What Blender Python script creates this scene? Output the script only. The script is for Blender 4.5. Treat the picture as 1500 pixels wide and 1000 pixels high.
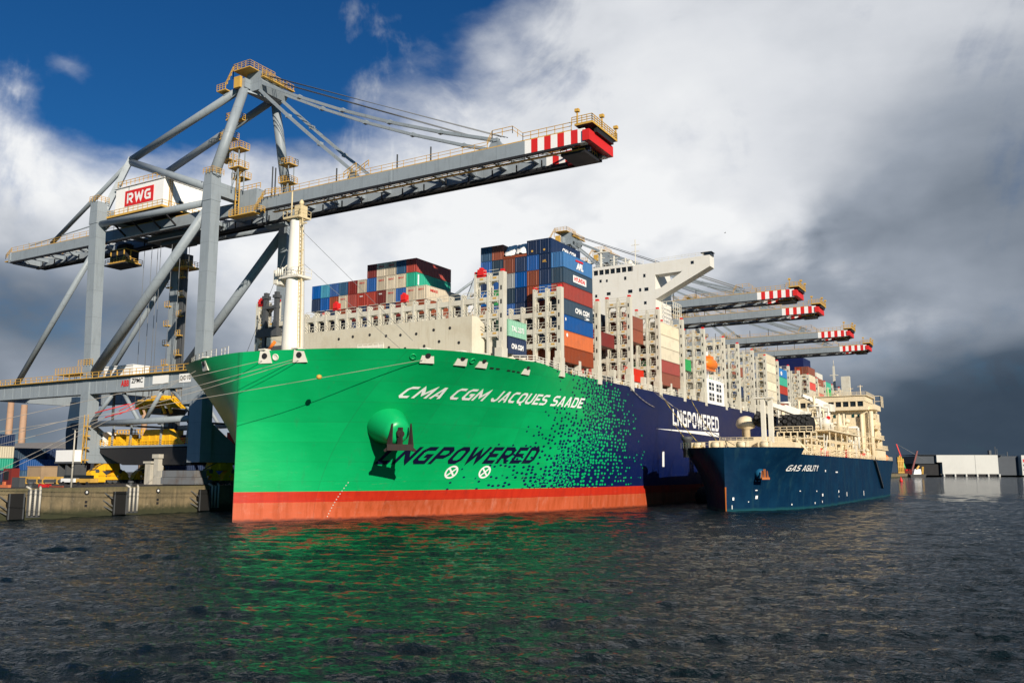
import bpy, bmesh, math, random
import numpy as np
from mathutils import Vector, Matrix
for _o in list(bpy.data.objects): bpy.data.objects.remove(_o)
S = bpy.context.scene
COL = S.collection
R = math.radians
random.seed(7)

# ---------------------------------------------------------------- camera
# world axes: X seaward from the ship's centreline, Y from the bow towards the stern, Z up from the water
cam = bpy.data.objects.new('camera', bpy.data.cameras.new('camera')); COL.objects.link(cam)
cam.data.sensor_width = 36.0; cam.data.lens = 36.0*1279/1500
cam.data.clip_start = 0.5; cam.data.clip_end = 20000
cam.location = (99.804, -90.184, 7.3)
cam.rotation_euler = (R(90+8.4497), 0, R(30.4455))
S.camera = cam
S.view_settings.view_transform = 'Standard'; S.view_settings.look = 'None'
S.view_settings.exposure = 0.24; S.view_settings.gamma = 1.0
S.cycles.max_bounces = 6; S.cycles.caustics_reflective = False; S.cycles.caustics_refractive = False
S.cycles.use_denoising = True

# ---------------------------------------------------------------- node helper
class NT:
    def __init__(s, tree): s.t = tree; s.n = tree.nodes; s.l = tree.links
    def node(s, kind, **kw):
        n = s.n.new(kind)
        for k, v in kw.items(): setattr(n, k, v)
        return n
    def put(s, sock, v):
        if isinstance(v, bpy.types.NodeSocket): s.l.new(v, sock)
        elif v is not None:
            if hasattr(sock.default_value, '__len__') and len(sock.default_value) == 4 and len(v) == 3: v = (*v, 1)
            sock.default_value = v
    def m(s, op, a, b=None, c=None, clamp=False):
        n = s.node('ShaderNodeMath', operation=op, use_clamp=clamp)
        for i, v in enumerate((a, b, c)):
            if v is not None: s.put(n.inputs[i], v)
        return n.outputs[0]
    def vm(s, op, a, b=None, scale=None):
        n = s.node('ShaderNodeVectorMath', operation=op)
        s.put(n.inputs[0], a)
        if b is not None: s.put(n.inputs[1], b)
        if scale is not None: s.put(n.inputs['Scale'], scale)
        return n.outputs['Value'] if op in ('DOT_PRODUCT', 'LENGTH') else n.outputs[0]
    def mix(s, f, a, b, blend='MIX'):
        n = s.node('ShaderNodeMix', data_type='RGBA', blend_type=blend)
        s.put(n.inputs[0], f); s.put(n.inputs[6], a); s.put(n.inputs[7], b)
        return n.outputs[2]
    def ramp(s, f, stops, interp='LINEAR'):
        n = s.node('ShaderNodeValToRGB'); cr = n.color_ramp; cr.interpolation = interp
        while len(cr.elements) < len(stops): cr.elements.new(0.5)
        for e, (p, c) in zip(cr.elements, stops):
            e.position = p; e.color = (*c, 1) if hasattr(c, '__len__') else (c, c, c, 1)
        s.put(n.inputs[0], f); return n.outputs[0]
    def noise(s, vec, scale, detail=4, rough=0.55, dist=0.0):
        n = s.node('ShaderNodeTexNoise'); s.put(n.inputs['Vector'], vec)
        n.inputs['Scale'].default_value = scale; n.inputs['Detail'].default_value = detail
        n.inputs['Roughness'].default_value = rough; n.inputs['Distortion'].default_value = dist
        return n.outputs['Fac']
    def node_noise_col(s, vec):
        n = s.node('ShaderNodeTexNoise'); s.put(n.inputs['Vector'], vec); n.inputs['Scale'].default_value = 5.0; n.inputs['Detail'].default_value = 3
        return n.outputs['Color']
    def smooth(s, x, a, b):
        n = s.node('ShaderNodeMapRange', interpolation_type='SMOOTHSTEP')
        s.put(n.inputs[0], x); n.inputs[1].default_value = a; n.inputs[2].default_value = b
        return n.outputs[0]

# ---------------------------------------------------------------- sky and sun
SUN_EL, SUN_AZ = 21.5, -36.0          # elevation; azimuth measured from +X towards +Y
sd = Vector((math.cos(R(SUN_EL))*math.cos(R(SUN_AZ)), math.cos(R(SUN_EL))*math.sin(R(SUN_AZ)), math.sin(R(SUN_EL))))
W = bpy.data.worlds.new('World'); S.world = W; W.use_nodes = True
W.cycles.sampling_method = 'MANUAL'; W.cycles.sample_map_resolution = 512
nt = NT(W.node_tree); nt.n.clear()
tc = nt.node('ShaderNodeTexCoord').outputs['Generated']
sky = nt.node('ShaderNodeTexSky', sky_type='NISHITA', sun_disc=False)
sky.sun_elevation = R(SUN_EL); sky.sun_rotation = math.atan2(sd.x, sd.y)
sky.air_density = 1.0; sky.dust_density = 0.3; sky.ozone_density = 2.5
YAW = R(30.4455)
fwd = (-math.sin(YAW), math.cos(YAW), 0); rgt = (math.cos(YAW), math.sin(YAW), 0)
# compass bearing and height of a view direction, so the cloud banks stand in fixed parts of the sky
az = nt.m('ARCTAN2', nt.vm('DOT_PRODUCT', tc, rgt), nt.vm('DOT_PRODUCT', tc, fwd))
sep = nt.node('ShaderNodeSeparateXYZ'); nt.put(sep.inputs[0], tc)
el = nt.m('ARCSINE', sep.outputs[2])
flat = nt.vm('MULTIPLY', tc, (1, 1, 1.7))
n1 = nt.noise(flat, 3.2, 4, 0.5, 0.3)
n2 = nt.noise(nt.vm('ADD', flat, (5.3, 1.7, 2.9)), 3.6, 4, 0.5, 0.3)
n3 = nt.noise(nt.vm('ADD', flat, (1.3, 7.7, 9.2)), 7.5, 8, 0.62, 0.0)
vo = nt.node('ShaderNodeTexVoronoi', feature='F1'); vo.inputs['Scale'].default_value = 8.5; vo.inputs['Detail'].default_value = 2.0; vo.inputs['Roughness'].default_value = 0.5
nt.put(vo.inputs['Vector'], nt.vm('ADD', nt.vm('MULTIPLY', tc, (1, 1, 1.35)), nt.vm('SCALE', nt.vm('SUBTRACT', nt.node_noise_col(flat), (0.5, 0.5, 0.5)), scale=0.16)))
n5 = nt.noise(nt.vm('ADD', flat, (8.3, 2.7, 4.2)), 10.0, 7, 0.6, 0.25)
n6 = nt.noise(nt.vm('ADD', nt.vm('MULTIPLY', tc, (1.6, 1.6, 0.8)), (2.2, 6.1, 0.4)), 3.4, 6, 0.62, 0.9)
billow = nt.m('ADD', nt.m('MULTIPLY', nt.m('SUBTRACT', 0.55, vo.outputs['Distance']), 0.55), nt.m('MULTIPLY', nt.m('SUBTRACT', n5, 0.5), 1.0))
waz = nt.m('ADD', az, nt.m('MULTIPLY', nt.m('SUBTRACT', n1, 0.5), 0.55))
wel = nt.m('ADD', el, nt.m('MULTIPLY', nt.m('SUBTRACT', n2, 0.5), 0.38))
def bank(a0, e0, sa, se, amp, tilt=0.0):
    """a soft patch of the sky centred on bearing a0, height e0 (degrees)"""
    da = nt.m('SUBTRACT', waz, R(a0)); de = nt.m('SUBTRACT', nt.m('SUBTRACT', wel, R(e0)), nt.m('MULTIPLY', da, tilt))
    q = nt.m('ADD', nt.m('POWER', nt.m('DIVIDE', da, R(sa)), 2.0), nt.m('POWER', nt.m('DIVIDE', de, R(se)), 2.0))
    return nt.m('MULTIPLY', nt.m('EXPONENT', nt.m('MULTIPLY', q, -1.0)), amp)
def total(base, banks):
    v = base
    for b in banks: v = nt.m('ADD', v, bank(*b))
    return v
CLEAR = [(-30, 32, 19, 10.5, 1.2), (-14, 37, 15, 8, 1.15), (-19, 23, 13, 4.5, 0.36), (-28, 26, 13, 6.0, 0.45), (-4, 36, 7, 3.5, 0.35), (-5, 34, 6, 4, 0.42), (8, 37, 9, 3.6, 0.40),
         (-31, 2.5, 9, 3.5, 0.34), (120, 45, 70, 50, 1.3), (-120, 45, 70, 50, 1.3), (180, 40, 70, 50, 1.3), (-180, 40, 70, 50, 1.3), (0, 85, 180, 40, 1.3)]
HEADS = [(-31, 17, 7, 5, 1.1), (-17, 18, 7, 5, 0.8), (-2, 14, 14, 7, 0.85), (12, 12.5, 8, 3.6, 0.7), (18, 10, 6, 2.6, 0.5), (0, 24, 20, 8, 0.15)]
BRIGHT = [(-31, 17.5, 7, 5.2, 0.62), (-17, 18, 7, 4, 0.22), (20, 14, 12, 7, 0.08), (-7, 12.5, 16, 8.5, 0.46), (5, 21, 15, 9, 0.30), (9, 13.5, 8, 3.5, 0.17), (-18, 13, 6, 4, 0.12),
          (15.0, 11.0, 4, 2.2, 0.10), (28, 30, 12, 6, 0.06),
          (31, -0.5, 15, 10, -0.38), (36, 14, 8, 9, -0.08), (-28, 5.0, 14, 4.6, -0.28), (16, 0, 10, 4.5, -0.14), (20, 26, 20, 9, 0.17), (28, 33, 10, 6, 0.05), (12, 12, 7, 5, 0.10), (150, 20, 90, 60, -0.40), (-150, 20, 60, 60, -0.40)]
clear = total(0.02, CLEAR)
cirrus = nt.m('MULTIPLY', nt.smooth(n6, 0.47, 0.70), 0.42)
cover = nt.smooth(nt.m('ADD', nt.m('ADD', nt.m('SUBTRACT', 1.0, clear), cirrus), nt.m('MULTIPLY', nt.m('SUBTRACT', n3, 0.5), 0.95)), -0.02, 0.82)
heads = total(0.03, HEADS)
lum = nt.m('ADD', nt.m('ADD', total(0.53, BRIGHT), nt.m('MULTIPLY', billow, nt.m('MULTIPLY', heads, 0.62))), nt.m('MULTIPLY', nt.m('SUBTRACT', n3, 0.5), 0.15), clamp=True)
cloud = nt.ramp(lum, [(0.0, (0.024, 0.040, 0.063)), (0.22, (0.066, 0.093, 0.130)), (0.5, (0.27, 0.305, 0.36)), (0.78, (0.60, 0.62, 0.655)), (1.0, (0.76, 0.77, 0.78))])
hs = nt.node('ShaderNodeHueSaturation'); hs.inputs['Saturation'].default_value = 1.2; hs.inputs['Hue'].default_value = 0.5
nt.put(hs.inputs['Color'], sky.outputs[0])
SKY_GAIN = 0.10
blue = nt.mix(1.0, hs.outputs[0], (0.13, 0.37, 0.56), 'MULTIPLY')
cl10 = nt.vm('SCALE', cloud, scale=1.0/SKY_GAIN)
final = nt.mix(cover, blue, cl10)
bg = nt.node('ShaderNodeBackground'); nt.put(bg.inputs[0], final); bg.inputs[1].default_value = SKY_GAIN
nt.l.new(bg.outputs[0], nt.node('ShaderNodeOutputWorld').inputs[0])

sun = bpy.data.objects.new('sun', bpy.data.lights.new('sun', 'SUN')); COL.objects.link(sun)
sun.data.energy = 5.0; sun.data.angle = R(0.5); sun.data.color = (1.0, 0.90, 0.76)
sun.rotation_euler = (-sd).to_track_quat('-Z', 'Y').to_euler(); sun.location = (300, -200, 300)

# ---------------------------------------------------------------- materials
MATS = {}
def paint(name, col, rough=0.5, dirt=0.25, streak=0.3, scale=0.35, metal=0.0, dirtcol=None, spec=0.4, bump=0.0, seams=0.0, vary=0.0):
    """weathered paint: soft mottling plus streaks that run down the face"""
    if name in MATS: return MATS[name]
    m = bpy.data.materials.new(name); m.use_nodes = True; k = NT(m.node_tree)
    b = k.n['Principled BSDF']; co = k.node('ShaderNodeTexCoord').outputs['Object']
    n = k.noise(co, scale, 5, 0.6)
    st = k.noise(k.vm('MULTIPLY', co, (1.6, 1.6, 0.12)), 1.2, 5, 0.65)
    dc = dirtcol or tuple(c*0.45+0.012 for c in col)
    c1 = k.mix(k.m('MULTIPLY', k.smooth(n, 0.45, 0.75), dirt), col, dc)
    c2 = k.mix(k.m('MULTIPLY', k.smooth(st, 0.5, 0.78), streak), c1, dc)
    if seams:
        sp = k.node('ShaderNodeSeparateXYZ'); k.put(sp.inputs[0], co); ln = None
        for ax, per in ((0, 7.3), (2, 5.9)):
            q = k.m('LESS_THAN', k.m('FRACT', k.m('DIVIDE', sp.outputs[ax], per)), 0.016); ln = q if ln is None else k.m('MAXIMUM', ln, q)
        c2 = k.mix(k.m('MULTIPLY', ln, seams), c2, dc)
        rn = k.noise(k.vm('MULTIPLY', co, (1, 1, .3)), 0.9, 6, .75); c2 = k.mix(k.m('MULTIPLY', k.smooth(rn, .66, .74), .55), c2, (.13, .06, .03))
    if vary:
        oi = k.node('ShaderNodeObjectInfo').outputs['Random']; hv = k.node('ShaderNodeHueSaturation'); k.put(hv.inputs['Value'], k.m('ADD', 1.0-vary, k.m('MULTIPLY', oi, 2*vary))); k.put(hv.inputs['Saturation'], k.m('ADD', 1.0-vary*.7, k.m('MULTIPLY', k.m('FRACT', k.m('MULTIPLY', oi, 7.3)), vary*1.1))); k.put(hv.inputs['Color'], c2); c2 = hv.outputs[0]
    k.put(b.inputs['Base Color'], c2); b.inputs['Metallic'].default_value = metal
    k.put(b.inputs['Roughness'], k.m('ADD', k.m('MULTIPLY', n, 0.25), rough-0.12)); b.inputs['Specular IOR Level'].default_value = spec
    if bump:
        bp = k.node('ShaderNodeBump'); bp.inputs['Strength'].default_value = bump; bp.inputs['Distance'].default_value = 0.05
        k.put(bp.inputs['Height'], k.noise(co, scale*6, 4, 0.6)); k.l.new(bp.outputs[0], b.inputs['Normal'])
    MATS[name] = m; return m
GREY = paint('crane_grey', (0.265, 0.305, 0.335), 0.5, 0.25, 0.4, seams=0.45)
YEL = paint('safety_yellow', (0.60, 0.355, 0.07), 0.6, 0.4, 0.4)
BOGY = paint('bogie_yellow', (0.84, 0.46, 0.015), 0.5, 0.3, 0.3)
WHITE = paint('white_paint', (0.87, 0.865, 0.84), 0.5, 0.08, 0.12)
RED = paint('signal_red', (0.66, 0.022, 0.02), 0.5, 0.2, 0.2)
BLACK = paint('black_steel', (0.018, 0.018, 0.02), 0.6, 0.2, 0.2)
CREAM = paint('ship_cream', (0.60, 0.575, 0.485), 0.55, 0.25, 0.35, dirtcol=(0.30, 0.22, 0.13))
SHIPW = paint('ship_white', (0.72, 0.69, 0.60), 0.5, 0.15, 0.25, dirtcol=(0.42, 0.34, 0.22))
GASC = paint('tanker_cream', (0.80, 0.675, 0.46), 0.5, 0.2, 0.3, dirtcol=(0.33, 0.22, 0.11))
ROPE = paint('pale_rope', (0.33, 0.30, 0.26), 0.8, 0.3, 0.0)
YROPE = paint('yellow_rope', (0.55, 0.42, 0.08), 0.8, 0.3, 0.0)
WIRE = paint('steel_wire', (0.16, 0.17, 0.18), 0.5, 0.2, 0.0)
GLASS = paint('dark_window', (0.012, 0.016, 0.02), 0.15, 0.0, 0.0, spec=0.6)
NAVY = paint('navy_letter', (0.004, 0.005, 0.030), 0.45, 0.1, 0.1)
DGREY = paint('dark_machinery', (0.07, 0.075, 0.08), 0.6, 0.3, 0.3)
ORANGE = paint('lifeboat_orange', (0.85, 0.20, 0.02), 0.4, 0.15, 0.1)
RUBBER = paint('black_rubber', (0.012, 0.012, 0.012), 0.75, 0.3, 0.1, spec=0.25)
CONC = None

# ---------------------------------------------------------------- mesh builder
class MB:
    def __init__(s): s.v = []; s.f = []; s.mi = []; s.sm = []
    def add(s, vs, fs, mi=0, sm=False):
        o = len(s.v); s.v.extend([tuple(p) for p in vs])
        for f in fs: s.f.append([i+o for i in f]); s.mi.append(mi); s.sm.append(sm)
        return s
    def box(s, x0, y0, z0, x1, y1, z1, mi=0):
        vs = [(x, y, z) for z in (z0, z1) for y in (y0, y1) for x in (x0, x1)]
        return s.add(vs, [(0, 2, 3, 1), (4, 5, 7, 6), (0, 1, 5, 4), (2, 6, 7, 3), (0, 4, 6, 2), (1, 3, 7, 5)], mi)
    def cbox(s, c, d, mi=0):
        return s.box(c[0]-d[0]/2, c[1]-d[1]/2, c[2]-d[2]/2, c[0]+d[0]/2, c[1]+d[1]/2, c[2]+d[2]/2, mi)
    def frame(s, p, q, up=(0, 0, 1)):
        p = Vector(p); q = Vector(q); d = (q-p).normalized(); u = Vector(up)
        if abs(d.dot(u)) > 0.985: u = Vector((0, 1, 0))
        a = d.cross(u).normalized(); return p, q, a, a.cross(d)
    def bar(s, p, q, w, h, mi=0, w2=None, h2=None):
        p, q, a, b = s.frame(p, q); w2 = w if w2 is None else w2; h2 = h if h2 is None else h2
        vs = []
        for c, ww, hh in ((p, w, h), (q, w2, h2)):
            for sa, sb in ((-1, -1), (1, -1), (1, 1), (-1, 1)): vs.append(c+a*sa*ww/2+b*sb*hh/2)
        return s.add(vs, [(3, 2, 1, 0), (4, 5, 6, 7), (0, 1, 5, 4), (1, 2, 6, 5), (2, 3, 7, 6), (3, 0, 4, 7)], mi)
    def tube(s, p, q, r, mi=0, n=8, r2=None, caps=True):
        p, q, a, b = s.frame(p, q); r2 = r if r2 is None else r2; vs = []
        for c, rr in ((p, r), (q, r2)):
            for i in range(n):
                t = 2*math.pi*i/n; vs.append(c+a*math.cos(t)*rr+b*math.sin(t)*rr)
        s.add(vs, [(i, (i+1) % n, n+(i+1) % n, n+i) for i in range(n)], mi, True)
        if caps:
            o = len(s.v)-2*n
            s.f.append([o+i for i in reversed(range(n))]); s.f.append([o+n+i for i in range(n)]); s.mi += [mi, mi]; s.sm += [False, False]
        return s
    def line(s, pts, r, mi=0, n=6):
        for a, b in zip(pts[:-1], pts[1:]): s.tube(a, b, r, mi, n)
        return s
    def lathe(s, c, axis, prof, n=16, mi=0):
        """prof: list of (distance along axis, radius)"""
        c = Vector(c); d = Vector(axis).normalized(); u = Vector((0, 0, 1)) if abs(d.z) < 0.9 else Vector((1, 0, 0))
        a = d.cross(u).normalized(); b = d.cross(a); vs = []
        for t, r in prof:
            for i in range(n):
                an = 2*math.pi*i/n; vs.append(c+d*t+a*math.cos(an)*r+b*math.sin(an)*r)
        fs = [(j*n+i, j*n+(i+1) % n, (j+1)*n+(i+1) % n, (j+1)*n+i) for j in range(len(prof)-1) for i in range(n)]
        s.add(vs, fs, mi, True); o = len(s.v)-n*len(prof)
        s.f.append([o+i for i in reversed(range(n))]); s.f.append([o+n*(len(prof)-1)+i for i in range(n)]); s.mi += [mi, mi]; s.sm += [False, False]
        return s
    def prism(s, pts, vec, mi=0):
        n = len(pts); v = Vector(vec); a = [Vector(p) for p in pts]
        return s.add(a+[p+v for p in a], [list(range(n))[::-1], list(range(n, 2*n))]+[(i, (i+1) % n, n+(i+1) % n, n+i) for i in range(n)], mi)
    def rail(s, pts, mi=0, h=1.1, step=2.2, t=0.07, bars=2):
        """hand rail along a line of points at floor level"""
        for a, b in zip(pts[:-1], pts[1:]):
            a = Vector(a); b = Vector(b); L = (b-a).length
            for k in range(1, bars+1): s.bar(a+Vector((0, 0, h*k/bars)), b+Vector((0, 0, h*k/bars)), t, t, mi)
            m = max(1, int(round(L/step)))
            for i in range(m+1):
                c = a+(b-a)*i/m; s.bar(c, c+Vector((0, 0, h)), t, t, mi)
        return s
    def build(s, name, mats, parent=None, loc=None):
        me = bpy.data.meshes.new(name)
        off = Vector(loc) if loc is not None else (Vector(origin(parent)) if parent is not None else Vector((0, 0, 0)))
        me.from_pydata([(x-off.x, y-off.y, z-off.z) for x, y, z in s.v], [], s.f)
        for m in (mats if isinstance(mats, (list, tuple)) else [mats]): me.materials.append(m)
        me.polygons.foreach_set('material_index', s.mi); me.polygons.foreach_set('use_smooth', s.sm)
        bm = bmesh.new(); bm.from_mesh(me); bmesh.ops.recalc_face_normals(bm, faces=bm.faces); bm.to_mesh(me); bm.free()
        me.update(); return link(name, me, parent, loc)
def origin(o):
    v = Vector((0, 0, 0))
    while o is not None: v = v+o.location; o = o.parent
    return v
def link(name, me, parent=None, loc=None):
    o = bpy.data.objects.new(name, me); COL.objects.link(o)
    if parent is not None: o.parent = parent
    elif loc is not None: o.location = loc
    return o
def tag(o, label=None, cat=None, group=None, kind=None):
    for k, v in (('label', label), ('category', cat), ('group', group), ('kind', kind)):
        if v: o[k] = v
    return o
def thing(name, label, cat, loc=(0, 0, 0), group=None):
    o = bpy.data.objects.new(name, None); COL.objects.link(o); o.location = loc; o.empty_display_size = 1.0
    return tag(o, label, cat, group)
def copy_tree(o, parent=None):
    c = o.copy(); COL.objects.link(c)
    if parent is not None: c.parent = parent
    for ch in list(o.children): copy_tree(ch, c)
    return c
def letters(body, size_u, size_v, shear=0.0, bold=0.0, cuts=0):
    """flat letter outlines filling a size_u by size_v field, as (points, faces)"""
    cu = bpy.data.curves.new('t', 'FONT'); cu.body = body; cu.shear = shear; cu.offset = bold; cu.resolution_u = 3
    o = bpy.data.objects.new('t', cu); COL.objects.link(o)
    me = bpy.data.meshes.new_from_object(o.evaluated_get(bpy.context.evaluated_depsgraph_get()))
    bpy.data.objects.remove(o); bpy.data.curves.remove(cu)
    bm = bmesh.new(); bm.from_mesh(me); bmesh.ops.triangulate(bm, faces=bm.faces)
    if cuts: bmesh.ops.subdivide_edges(bm, edges=bm.edges, cuts=cuts, use_grid_fill=True)
    bm.verts.index_update()
    p = np.array([v.co[:2] for v in bm.verts]); f = [[v.index for v in q.verts] for q in bm.faces]
    bm.free(); bpy.data.meshes.remove(me)
    p = (p-p.min(0))/(p.max(0)-p.min(0))*np.array([size_u, size_v])
    return p, f
def block_letters(body, size_u, size_v, shear=0.0, w=0.085, gap=0.16):
    """square ship-builder's lettering drawn with mitred strokes, filling a size_u by size_v field"""
    c = .15; G = {}
    def glyph(ch):
        W = {'M': 1.05, 'W': 1.15, 'I': 2*w, 'L': .68, 'E': .72, 'J': .74, 'T': .78}.get(ch, .82); a, r, t, h = w, W-w, 1-w, W/2; o = [(a+c, a), (r-c, a), (r, a+c), (r, t-c), (r-c, t), (a+c, t), (a, t-c), (a, a+c)]
        op, cl, pl = [], [], []
        if ch == 'C': op = [[(r, t), (a+c, t), (a, t-c), (a, a+c), (a+c, a), (r, a)]]
        elif ch == 'G': op = [[(r, t), (a+c, t), (a, t-c), (a, a+c), (a+c, a), (r, a), (r, .48), (.5*W, .48)]]
        elif ch == 'M': op = [[(a, 0), (a, .91), (h, .32), (r, .91), (r, 0)]]
        elif ch == 'A': op = [[(a, 0), (h-.04, t), (h+.04, t), (r, 0)]]; pl = [[(a+.11+.09, .2), (r-.11-.09, .2), (r-.11-.13, .34), (a+.11+.13, .34)]]
        elif ch == 'J': op = [[(r, 1), (r, a+c), (r-c, a), (a+c, a), (a, a+c), (a, .32)]]
        elif ch in 'OQ':
            cl = [o]
            if ch == 'Q': pl = [[(.55*W, -.002), (.85*W, -.002), (1.02*W, -.16), (.72*W, -.16)]]
        elif ch == 'U': op = [[(a, 1), (a, a+c), (a+c, a), (r-c, a), (r, a+c), (r, 1)]]
        elif ch == 'E': op = [[(W, t), (a, t), (a, a), (W, a)], [(2*w+.003, .5), (W-.08, .5)]]
        elif ch == 'S': op = [[(W-.02, t), (a+c, t), (a, t-c*.8), (a, .5+c*.8), (a+c, .5), (r-c, .5), (r, .5-c*.8), (r, a+c*.8), (r-c, a), (.02, a)]]
        elif ch == 'D': cl = [[(a, a), (r-c, a), (r, a+c), (r, t-c), (r-c, t), (a, t)]]
        elif ch == 'L': op = [[(a, 1), (a, a), (W, a)]]
        elif ch == 'N': op = [[(a, 0), (a, .9), (r, .1), (r, 1)]]
        elif ch in 'PR':
            op = [[(a, 0), (a, t), (r-c, t), (r, t-c), (r, .42+c), (r-c, .42), (2*w+.003, .42)]]
            if ch == 'R': pl = [[(.40*W, .33), (.40*W+.22, .33), (W, 0), (W-.22, 0)]]
        elif ch == 'W': op = [[(a*.8, 1), (.27*W, .09), (h, .8), (.73*W, .09), (W-a*.8, 1)]]
        elif ch == 'I': op = [[(a, 0), (a, 1)]]
        elif ch == 'T': op = [[(0, t), (W, t)], [(h, 0), (h, 1-2*w-.003)]]
        elif ch == 'Y': op = [[(a, 1), (h, .46), (r, 1)], [(h, 0), (h, .34)]]
        return W, op, cl, pl
    P = []; F = []; x = 0.0
    def strip(pts, closed):
        fine = []; n = len(pts)
        for i in range(n if closed else n-1):
            p = np.array(pts[i]); q = np.array(pts[(i+1) % n]); m_ = max(1, int(np.hypot(*(q-p))/.22))
            for k_ in range(m_): fine.append(p+(q-p)*k_/m_)
        if not closed: fine.append(np.array(pts[-1]))
        n = len(fine); b0 = len(P)
        for i in range(n):
            dp = fine[i]-fine[i-1] if (i or closed) else fine[1]-fine[0]; dn_ = fine[(i+1) % n]-fine[i] if (i < n-1 or closed) else dp
            dp = dp/np.hypot(*dp); dn_ = dn_/np.hypot(*dn_); nrm = np.array([-dp[1]-dn_[1], dp[0]+dn_[0]]); L = np.hypot(*nrm); nrm = nrm/L
            k_ = min(1/max(.3, nrm.dot([-dp[1], dp[0]])), 1.9)*w
            P.append((x+fine[i][0]+nrm[0]*k_, fine[i][1]+nrm[1]*k_)); P.append((x+fine[i][0]-nrm[0]*k_, fine[i][1]-nrm[1]*k_))
        for i in range(n if closed else n-1):
            j = (i+1) % n; F.append((b0+2*i, b0+2*j, b0+2*j+1, b0+2*i+1))
    for ch in body:
        if ch == ' ': x += .5; continue
        W, op, cl, pl = glyph(ch)
        for q in op: strip(q, False)
        for q in cl: strip(q, True)
        for q in pl: F.append(tuple(range(len(P), len(P)+len(q)))); P.extend([(x+a_, b_) for a_, b_ in q])
        x += W+gap
    x -= gap; P = np.array(P); P[:, 0] += P[:, 1]*shear; tot = x+max(0, shear)
    P[:, 0] *= size_u/tot; P[:, 1] *= size_v
    return P, [list(f) for f in F]
def sign(body, p0, u, v, su, sv, mat, parent, name='lettering', shear=0.0, bold=0.0, off=0.02):
    """letters lying on a flat face: p0 lower left corner, u along the words, v up"""
    pts, fs = block_letters(body, su, sv, shear, .11) if body == 'RWG' else letters(body, su, sv, shear, bold); u = Vector(u).normalized(); v = Vector(v).normalized(); n = u.cross(v)
    mb = MB(); mb.add([Vector(p0)+u*a+v*b+n*off for a, b in pts], fs); return mb.build(name, mat, parent)
# ---------------------------------------------------------------- water
def water_material():
    m = bpy.data.materials.new('harbour_water'); m.use_nodes = True; k = NT(m.node_tree); b = k.n['Principled BSDF']
    co = k.node('ShaderNodeTexCoord').outputs['Object']
    k.put(b.inputs['Base Color'], (0.004, 0.010, 0.012)); b.inputs['Roughness'].default_value = 0.06
    b.inputs['IOR'].default_value = 1.333; b.inputs['Specular IOR Level'].default_value = 0.25
    a = k.noise(k.vm('MULTIPLY', co, (1.0, 1.35, 1)), 0.8, 5, 0.6, 0.4)
    c = k.noise(co, 2.6, 4, 0.55, 0.2)
    bp = k.node('ShaderNodeBump'); bp.inputs['Strength'].default_value = 0.85; bp.inputs['Distance'].default_value = 0.55
    k.put(bp.inputs['Height'], k.m('ADD', k.m('ADD', a, k.m('MULTIPLY', c, 0.48)), k.m('MULTIPLY', k.noise(co, 7.0, 3, 0.55), 0.16))); k.l.new(bp.outputs[0], b.inputs['Normal'])
    return m
def make_water():
    cx, cy = cam.location.x, cam.location.y
    rows = [9.0]
    while rows[-1] < 210: rows.append(rows[-1]*1.0042+0.008)
    while rows[-1] < 700: rows.append(rows[-1]*1.015)
    while rows[-1] < 15000: rows.append(rows[-1]*1.12)
    rows = np.array(rows); an = np.concatenate([np.linspace(-R(58), -R(34.2), 60), np.linspace(-R(34), R(34), 1000), np.linspace(R(34.2), R(58), 60)])
    d, t = np.meshgrid(rows, an, indexing='ij')
    # fan of cells spreading from the near shore of the basin towards the horizon
    lx = np.tan(t)*d; X = cx+lx*rgt[0]+d*fwd[0]; Y = cy+lx*rgt[1]+d*fwd[1]
    rs = np.random.RandomState(3); Zz = np.zeros_like(X)
    wind = math.atan2(-0.85, 0.35)
    # gust patches: the chop is rougher in some places than in others
    gust = 1+0.30*np.sin(X/23+1.3*np.sin(Y/31))*np.sin(Y/19+0.8*np.sin(X/27))
    for i in range(84):
        L = 0.42*(6.0/0.42)**(rs.rand()**1.15); kk = 2*np.pi/L; th = wind+rs.randn()*(0.60-0.09*min(L, 4))
        amp = 0.0050*L**0.94*(0.5+rs.rand()); fade = np.clip(1.8-(d*0.0046+0.02)*kk/1.5, 0, 1)
        m_ = fade[:, 0] > 0
        ph = kk*(X[m_]*math.cos(th)+Y[m_]*math.sin(th))+rs.rand()*6.28
        Zz[m_] += amp*fade[m_]*(np.sin(ph)+0.30*np.cos(2*ph))
    Zz = Zz+1.6*np.maximum(Zz, 0)**2-0.003
    Zz *= gust*np.clip((600-d)/300, 0, 1)
    n, mth = X.shape
    me = bpy.data.meshes.new('water')
    vs = np.stack([X, Y, Zz], -1).reshape(-1, 3)
    # rim strips behind and beside the viewer so the sheet carries on all round
    idx = np.arange(n*mth).reshape(n, mth)
    q = np.stack([idx[:-1, :-1], idx[:-1, 1:], idx[1:, 1:], idx[1:, :-1]], -1).reshape(-1, 4)
    me.vertices.add(len(vs)); me.vertices.foreach_set('co', vs.ravel().astype(np.float32))
    me.loops.add(q.size); me.loops.foreach_set('vertex_index', q.ravel().astype(np.int32))
    me.polygons.add(len(q)); me.polygons.foreach_set('loop_start', np.arange(0, q.size, 4, dtype=np.int32))
    me.polygons.foreach_set('use_smooth', np.ones(len(q), bool))
    me.update(calc_edges=True)
    me.materials.append(water_material())
    o = link('water', me); tag(o, kind='structure')
make_water()

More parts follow.
